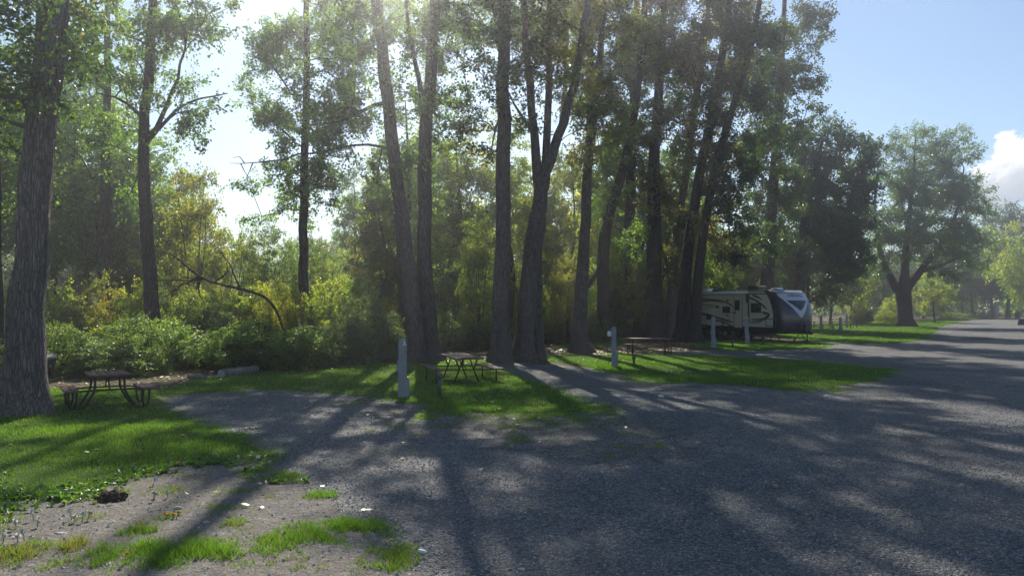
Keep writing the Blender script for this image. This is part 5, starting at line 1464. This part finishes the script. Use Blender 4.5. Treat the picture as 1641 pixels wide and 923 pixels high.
# shrubs along the back of the lawns
SG = 'green shrub in the dense thicket edge along the back of the lawn'
for i, px in enumerate([72, 105, 142, 180, 216, 90, 130, 165, 205]):
    d = 24.5 + 1.2 * (i % 3) + (2.2 if i > 4 else 0)
    put(['shrub', 'shrub_b'][i % 2], 'shrub', 'leafy green shrub behind the red picnic table', px, d, 505 + 14 * ((i * 5) % 4), 120, LS, 'shrub', 'shrubs behind the red picnic table', 'stems', 'foliage')
for i, px in enumerate([255, 290, 325, 362, 398, 436, 470, 508, 272, 345, 420, 490]):
    d = 27.4 + .9 * (i % 3) + (1.6 if i > 7 else 0)
    put(['shrub_b', 'shrub'][i % 2], 'shrub', 'shaded shrub in the thicket edge behind the pale log', px, d, 508 + 12 * ((i * 3) % 4), 112, LG, 'shrub', 'shaded shrubs behind the pale log', 'stems', 'foliage')
for i, (px, top, w) in enumerate([(560, 488, 80), (592, 472, 95), (628, 498, 80), (540, 520, 60), (612, 520, 75)]):
    put(['shrub', 'shrub_b'][i % 2], 'shrub', 'bright silvery shrub at the lawn edge left of the trunk pair', px, 29.6 + .7 * (i % 3), top, w, LP, 'shrub', 'silvery shrubs left of the trunk pair', 'stems', 'foliage')
for i, (px, top, w) in enumerate([(15, 450, 90), (100, 455, 100), (160, 440, 110), (215, 450, 90), (130, 478, 90), (60, 470, 90)]):
    put(['shrub', 'shrub_b'][i % 2], 'shrub', 'tall yellow autumn shrub rising behind the green thicket edge', px, 31.5 + 1.3 * (i % 3), top, w, LA if i % 2 == 0 else LY, 'shrub', 'yellow shrubs behind the green thicket', 'stems', 'foliage')
for i, (px, top, w) in enumerate([(290, 462, 100), (345, 470, 100), (400, 455, 100), (455, 450, 90), (520, 448, 100), (575, 440, 90), (250, 480, 80), (432, 472, 80), (468, 476, 80)]):
    put(['shrub_b', 'shrub'][i % 2], 'shrub', 'loose yellow green bush in the middle of the thicket', px, 34 + 1.1 * (i % 3), top, w, [LY, LS, LY, LA][i % 4], 'shrub', 'bushes in the middle of the thicket', 'stems', 'foliage')
for i, (px, top, w) in enumerate([(718, 500, 90), (765, 508, 80), (740, 520, 70), (790, 515, 60), (690, 515, 60), (826, 520, 60), (640, 525, 50)]):
    put(['shrub', 'shrub_b'][i % 2], 'shrub', 'dim shrub in the shade behind the weathered brown table', px, 40 + 1.3 * (i % 3), top, w, LG, 'shrub', 'shaded shrubs behind the weathered table', 'stems', 'foliage')
for i, (px, top, w) in enumerate([(893, 500, 56), (912, 490, 50), (955, 498, 50), (972, 512, 34), (880, 512, 36)]):
    put(['shrub_b', 'shrub'][i % 2], 'shrub', 'sunlit shrub showing beside the curved cottonwood', px, 47.5 + .8 * (i % 3), top, w, LP if i < 3 else LS, 'shrub', 'sunlit shrubs around the curved trunk', 'stems', 'foliage')
for i, (px, top, w) in enumerate([(1010, 505, 50), (1060, 505, 50), (1110, 500, 50), (1160, 500, 60)]):
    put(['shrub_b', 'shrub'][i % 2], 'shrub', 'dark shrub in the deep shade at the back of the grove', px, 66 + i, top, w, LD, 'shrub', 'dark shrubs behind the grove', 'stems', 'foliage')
put('shrub_b', 'shrub', 'low yellow and russet bush past the far picnic tables', 1382, 100, 491, 40, LA, 'shrub', None, 'stems', 'foliage')
put('shrub', 'shrub', 'low bright green bush left of the spreading tree trunk', 1418, 104, 494, 34, LY, 'shrub', None, 'stems', 'foliage')
put('shrub', 'shrub', 'taller bright bush touching the spreading tree trunk', 1435, 108, 470, 44, LY, 'shrub', None, 'stems', 'foliage')
put('shrub_b', 'shrub', 'flat green bush beneath the round light tree', 1530, 125, 500, 50, LG, 'shrub', None, 'stems', 'foliage')
for i, (px, w) in enumerate([(1560, 13), (1574, 14), (1586, 13), (1551, 10)]):
    put('lowbush', 'low_bush', ['low russet bush at the far road bend', 'low russet bush at the far road bend', 'low tan bush nearest the pale far post', 'small green bush leftmost at the far road bend'][i], px, 140 + i, 501 + (i == 3) * 2, w, [LR, LR, LA, LG][i], 'bush', 'low bushes at the far road bend', 'stems', 'foliage')

for i in range(20):
    px = 545 + i * 31 + prng.uniform(-10, 10)
    put(['shrub', 'shrub_b'][i % 2], 'shrub', 'tall understory bush in the dim background under the grove', px, 58 + 4 * (i % 3), 425 + 22 * ((i * 7) % 3), 100, [LG, LS, LY, LG][i % 4], 'shrub', 'understory bushes behind the trunks', 'stems', 'foliage')

# far wood that reads as one mass behind everything
rng = np.random.default_rng(91); L = Q()
for i in range(420):
    a = rng.uniform(-.95, .95); d = rng.uniform(165, 215); hh = rng.uniform(11, 17) if a < .3 else rng.uniform(9, 15)
    c = np.array((d * math.tan(a) if abs(a) < .85 else math.copysign(d, a), d, hh * .45))
    n = 520; u = rng.normal(0, 1, (n, 3)); u /= np.linalg.norm(u, axis=1)[:, None]
    b = c + u * (rng.random(n) ** .3)[:, None] * np.array((4.5, 4.5, hh * .55)); b[:, 2] = np.clip(b[:, 2], 0, None)
    L.add(*leaves(rng, b, u * .5, .75, .9, np.clip(rng.beta(2, 3, n) * .8, 0, 1)))
tag(L.obj('distant_wood', LG), kind='stuff')

# ------------------------------------------------------------------ sky, sun, haze, camera
w = bpy.data.worlds.new('World'); S.world = w; w.use_nodes = True
nt = w.node_tree; nt.nodes.clear()
out = nt.nodes.new('ShaderNodeOutputWorld'); bg = nt.nodes.new('ShaderNodeBackground')
sky = nt.nodes.new('ShaderNodeTexSky'); sky.sky_type = 'NISHITA'; sky.sun_disc = False
sky.sun_elevation = SUN_EL; sky.sun_rotation = SUN_AZ; sky.altitude = 100; sky.air_density = 1.0; sky.dust_density = 0.1; sky.ozone_density = 2.2
SKY_S = 0.076
bg.inputs['Strength'].default_value = SKY_S
tc = nt.nodes.new('ShaderNodeTexCoord')
sep = nt.nodes.new('ShaderNodeSeparateXYZ'); nt.links.new(tc.outputs['Generated'], sep.inputs[0])


def cloud(px, py, rx, ry, seed, soft=.35):
    """a bank of cloud at a fixed direction in the sky"""
    c = P(px, py, 100.0) - np.array((0, 0, CH)); c = c / np.linalg.norm(c)
    az = math.atan2(c[0], c[1]); el = math.asin(c[2])
    a = math_n(nt, 'DIVIDE', math_n(nt, 'SUBTRACT', math_n(nt, 'ARCTAN2', sep.outputs[0], sep.outputs[1]), az), rx / F)
    b = math_n(nt, 'DIVIDE', math_n(nt, 'SUBTRACT', math_n(nt, 'ARCSINE', sep.outputs[2]), el), ry / F)
    r = math_n(nt, 'SQRT', math_n(nt, 'ADD', math_n(nt, 'MULTIPLY', a, a), math_n(nt, 'MULTIPLY', b, b)))
    mp = nt.nodes.new('ShaderNodeMapping'); mp.inputs['Location'].default_value = (seed, seed * 2, 0); mp.inputs['Scale'].default_value = (1, 1, 1.6)
    nt.links.new(tc.outputs['Generated'], mp.inputs['Vector'])
    n = noise(nt, mp.outputs['Vector'], 22.0, 9, .6, .3)
    f = math_n(nt, 'SUBTRACT', math_n(nt, 'ADD', 1.0, math_n(nt, 'MULTIPLY', math_n(nt, 'SUBTRACT', n, .5), 1.9)), r)
    mk = ramp(nt, f, [(0.02, (0, 0, 0)), (soft, (1, 1, 1))])
    return mk, b, n


mk, b_, n_ = cloud(1668, 282, 85, 62, 3.3, .16)
shade = ramp(nt, math_n(nt, 'ADD', math_n(nt, 'ADD', .5, math_n(nt, 'MULTIPLY', b_, .4)), math_n(nt, 'MULTIPLY', math_n(nt, 'SUBTRACT', n_, .5), .6)), [(.25, (4.2, 4.7, 5.6)), (.5, (5.6, 6.0, 6.6)), (.66, (11, 11, 11))])
col = mix(nt, mk, sky.outputs[0], shade)
mk2, b2, n2 = cloud(1318, 20, 22, 7, 7.1, .9)
col = mix(nt, math_n(nt, 'MULTIPLY', mk2, .4), col, (9.0, 9.2, 9.5))
nt.links.new(col, bg.inputs['Color']); nt.links.new(bg.outputs[0], out.inputs['Surface'])

sd = bpy.data.lights.new('sun', 'SUN'); sd.energy = 5.0; sd.angle = R(.53); sd.color = (1.0, .93, .82)
so = link(bpy.data.objects.new('sun', sd)); so.location = (0, 0, 60)
sv = Vector((math.sin(SUN_AZ) * math.cos(SUN_EL), math.cos(SUN_AZ) * math.cos(SUN_EL), math.sin(SUN_EL)))
so.rotation_euler = sv.to_track_quat('Z', 'Y').to_euler()

HAZE_D = 0.0019  # added haze; its forward scatter stands in for lens glare
if HAZE_D:
    b = MB(); b.box((-420, -60, -1.2), (420, 420, 34)); hm, ht, ho = new_mat('glare_veil_haze')
    pv = ht.nodes.new('ShaderNodeVolumePrincipled'); pv.inputs['Color'].default_value = (.93, .94, 1.0, 1); pv.inputs['Density'].default_value = HAZE_D; pv.inputs['Anisotropy'].default_value = .83
    ht.links.new(pv.outputs[0], ho.inputs['Volume'])
    hzb = tag(b.build('haze', hm), kind='stuff')

cd = bpy.data.cameras.new('camera'); cd.sensor_fit = 'HORIZONTAL'; cd.sensor_width = 36.0; cd.lens = 36.0 * F / 1641.0; cd.clip_end = 5000; cd.clip_start = .05
co = link(bpy.data.objects.new('camera', cd)); co.location = (0, 0, CH); co.rotation_euler = (PI / 2 + PITCH, 0, 0)
S.camera = co
S.render.resolution_x = 1024; S.render.resolution_y = 575
vs = S.view_settings; vs.view_transform = 'Standard'; vs.look = 'None'; vs.exposure = 0.76; vs.gamma = 1.0; vs.use_curve_mapping = False
S.cycles.max_bounces = 10; S.cycles.diffuse_bounces = 6; S.cycles.transmission_bounces = 6; S.cycles.volume_bounces = 0; S.cycles.transparent_max_bounces = 4
S.cycles.caustics_reflective = False; S.cycles.caustics_refractive = False; S.cycles.sample_clamp_indirect = 6
S.cycles.use_denoising = True
S.cycles.use_adaptive_sampling = True; S.cycles.adaptive_threshold = .01
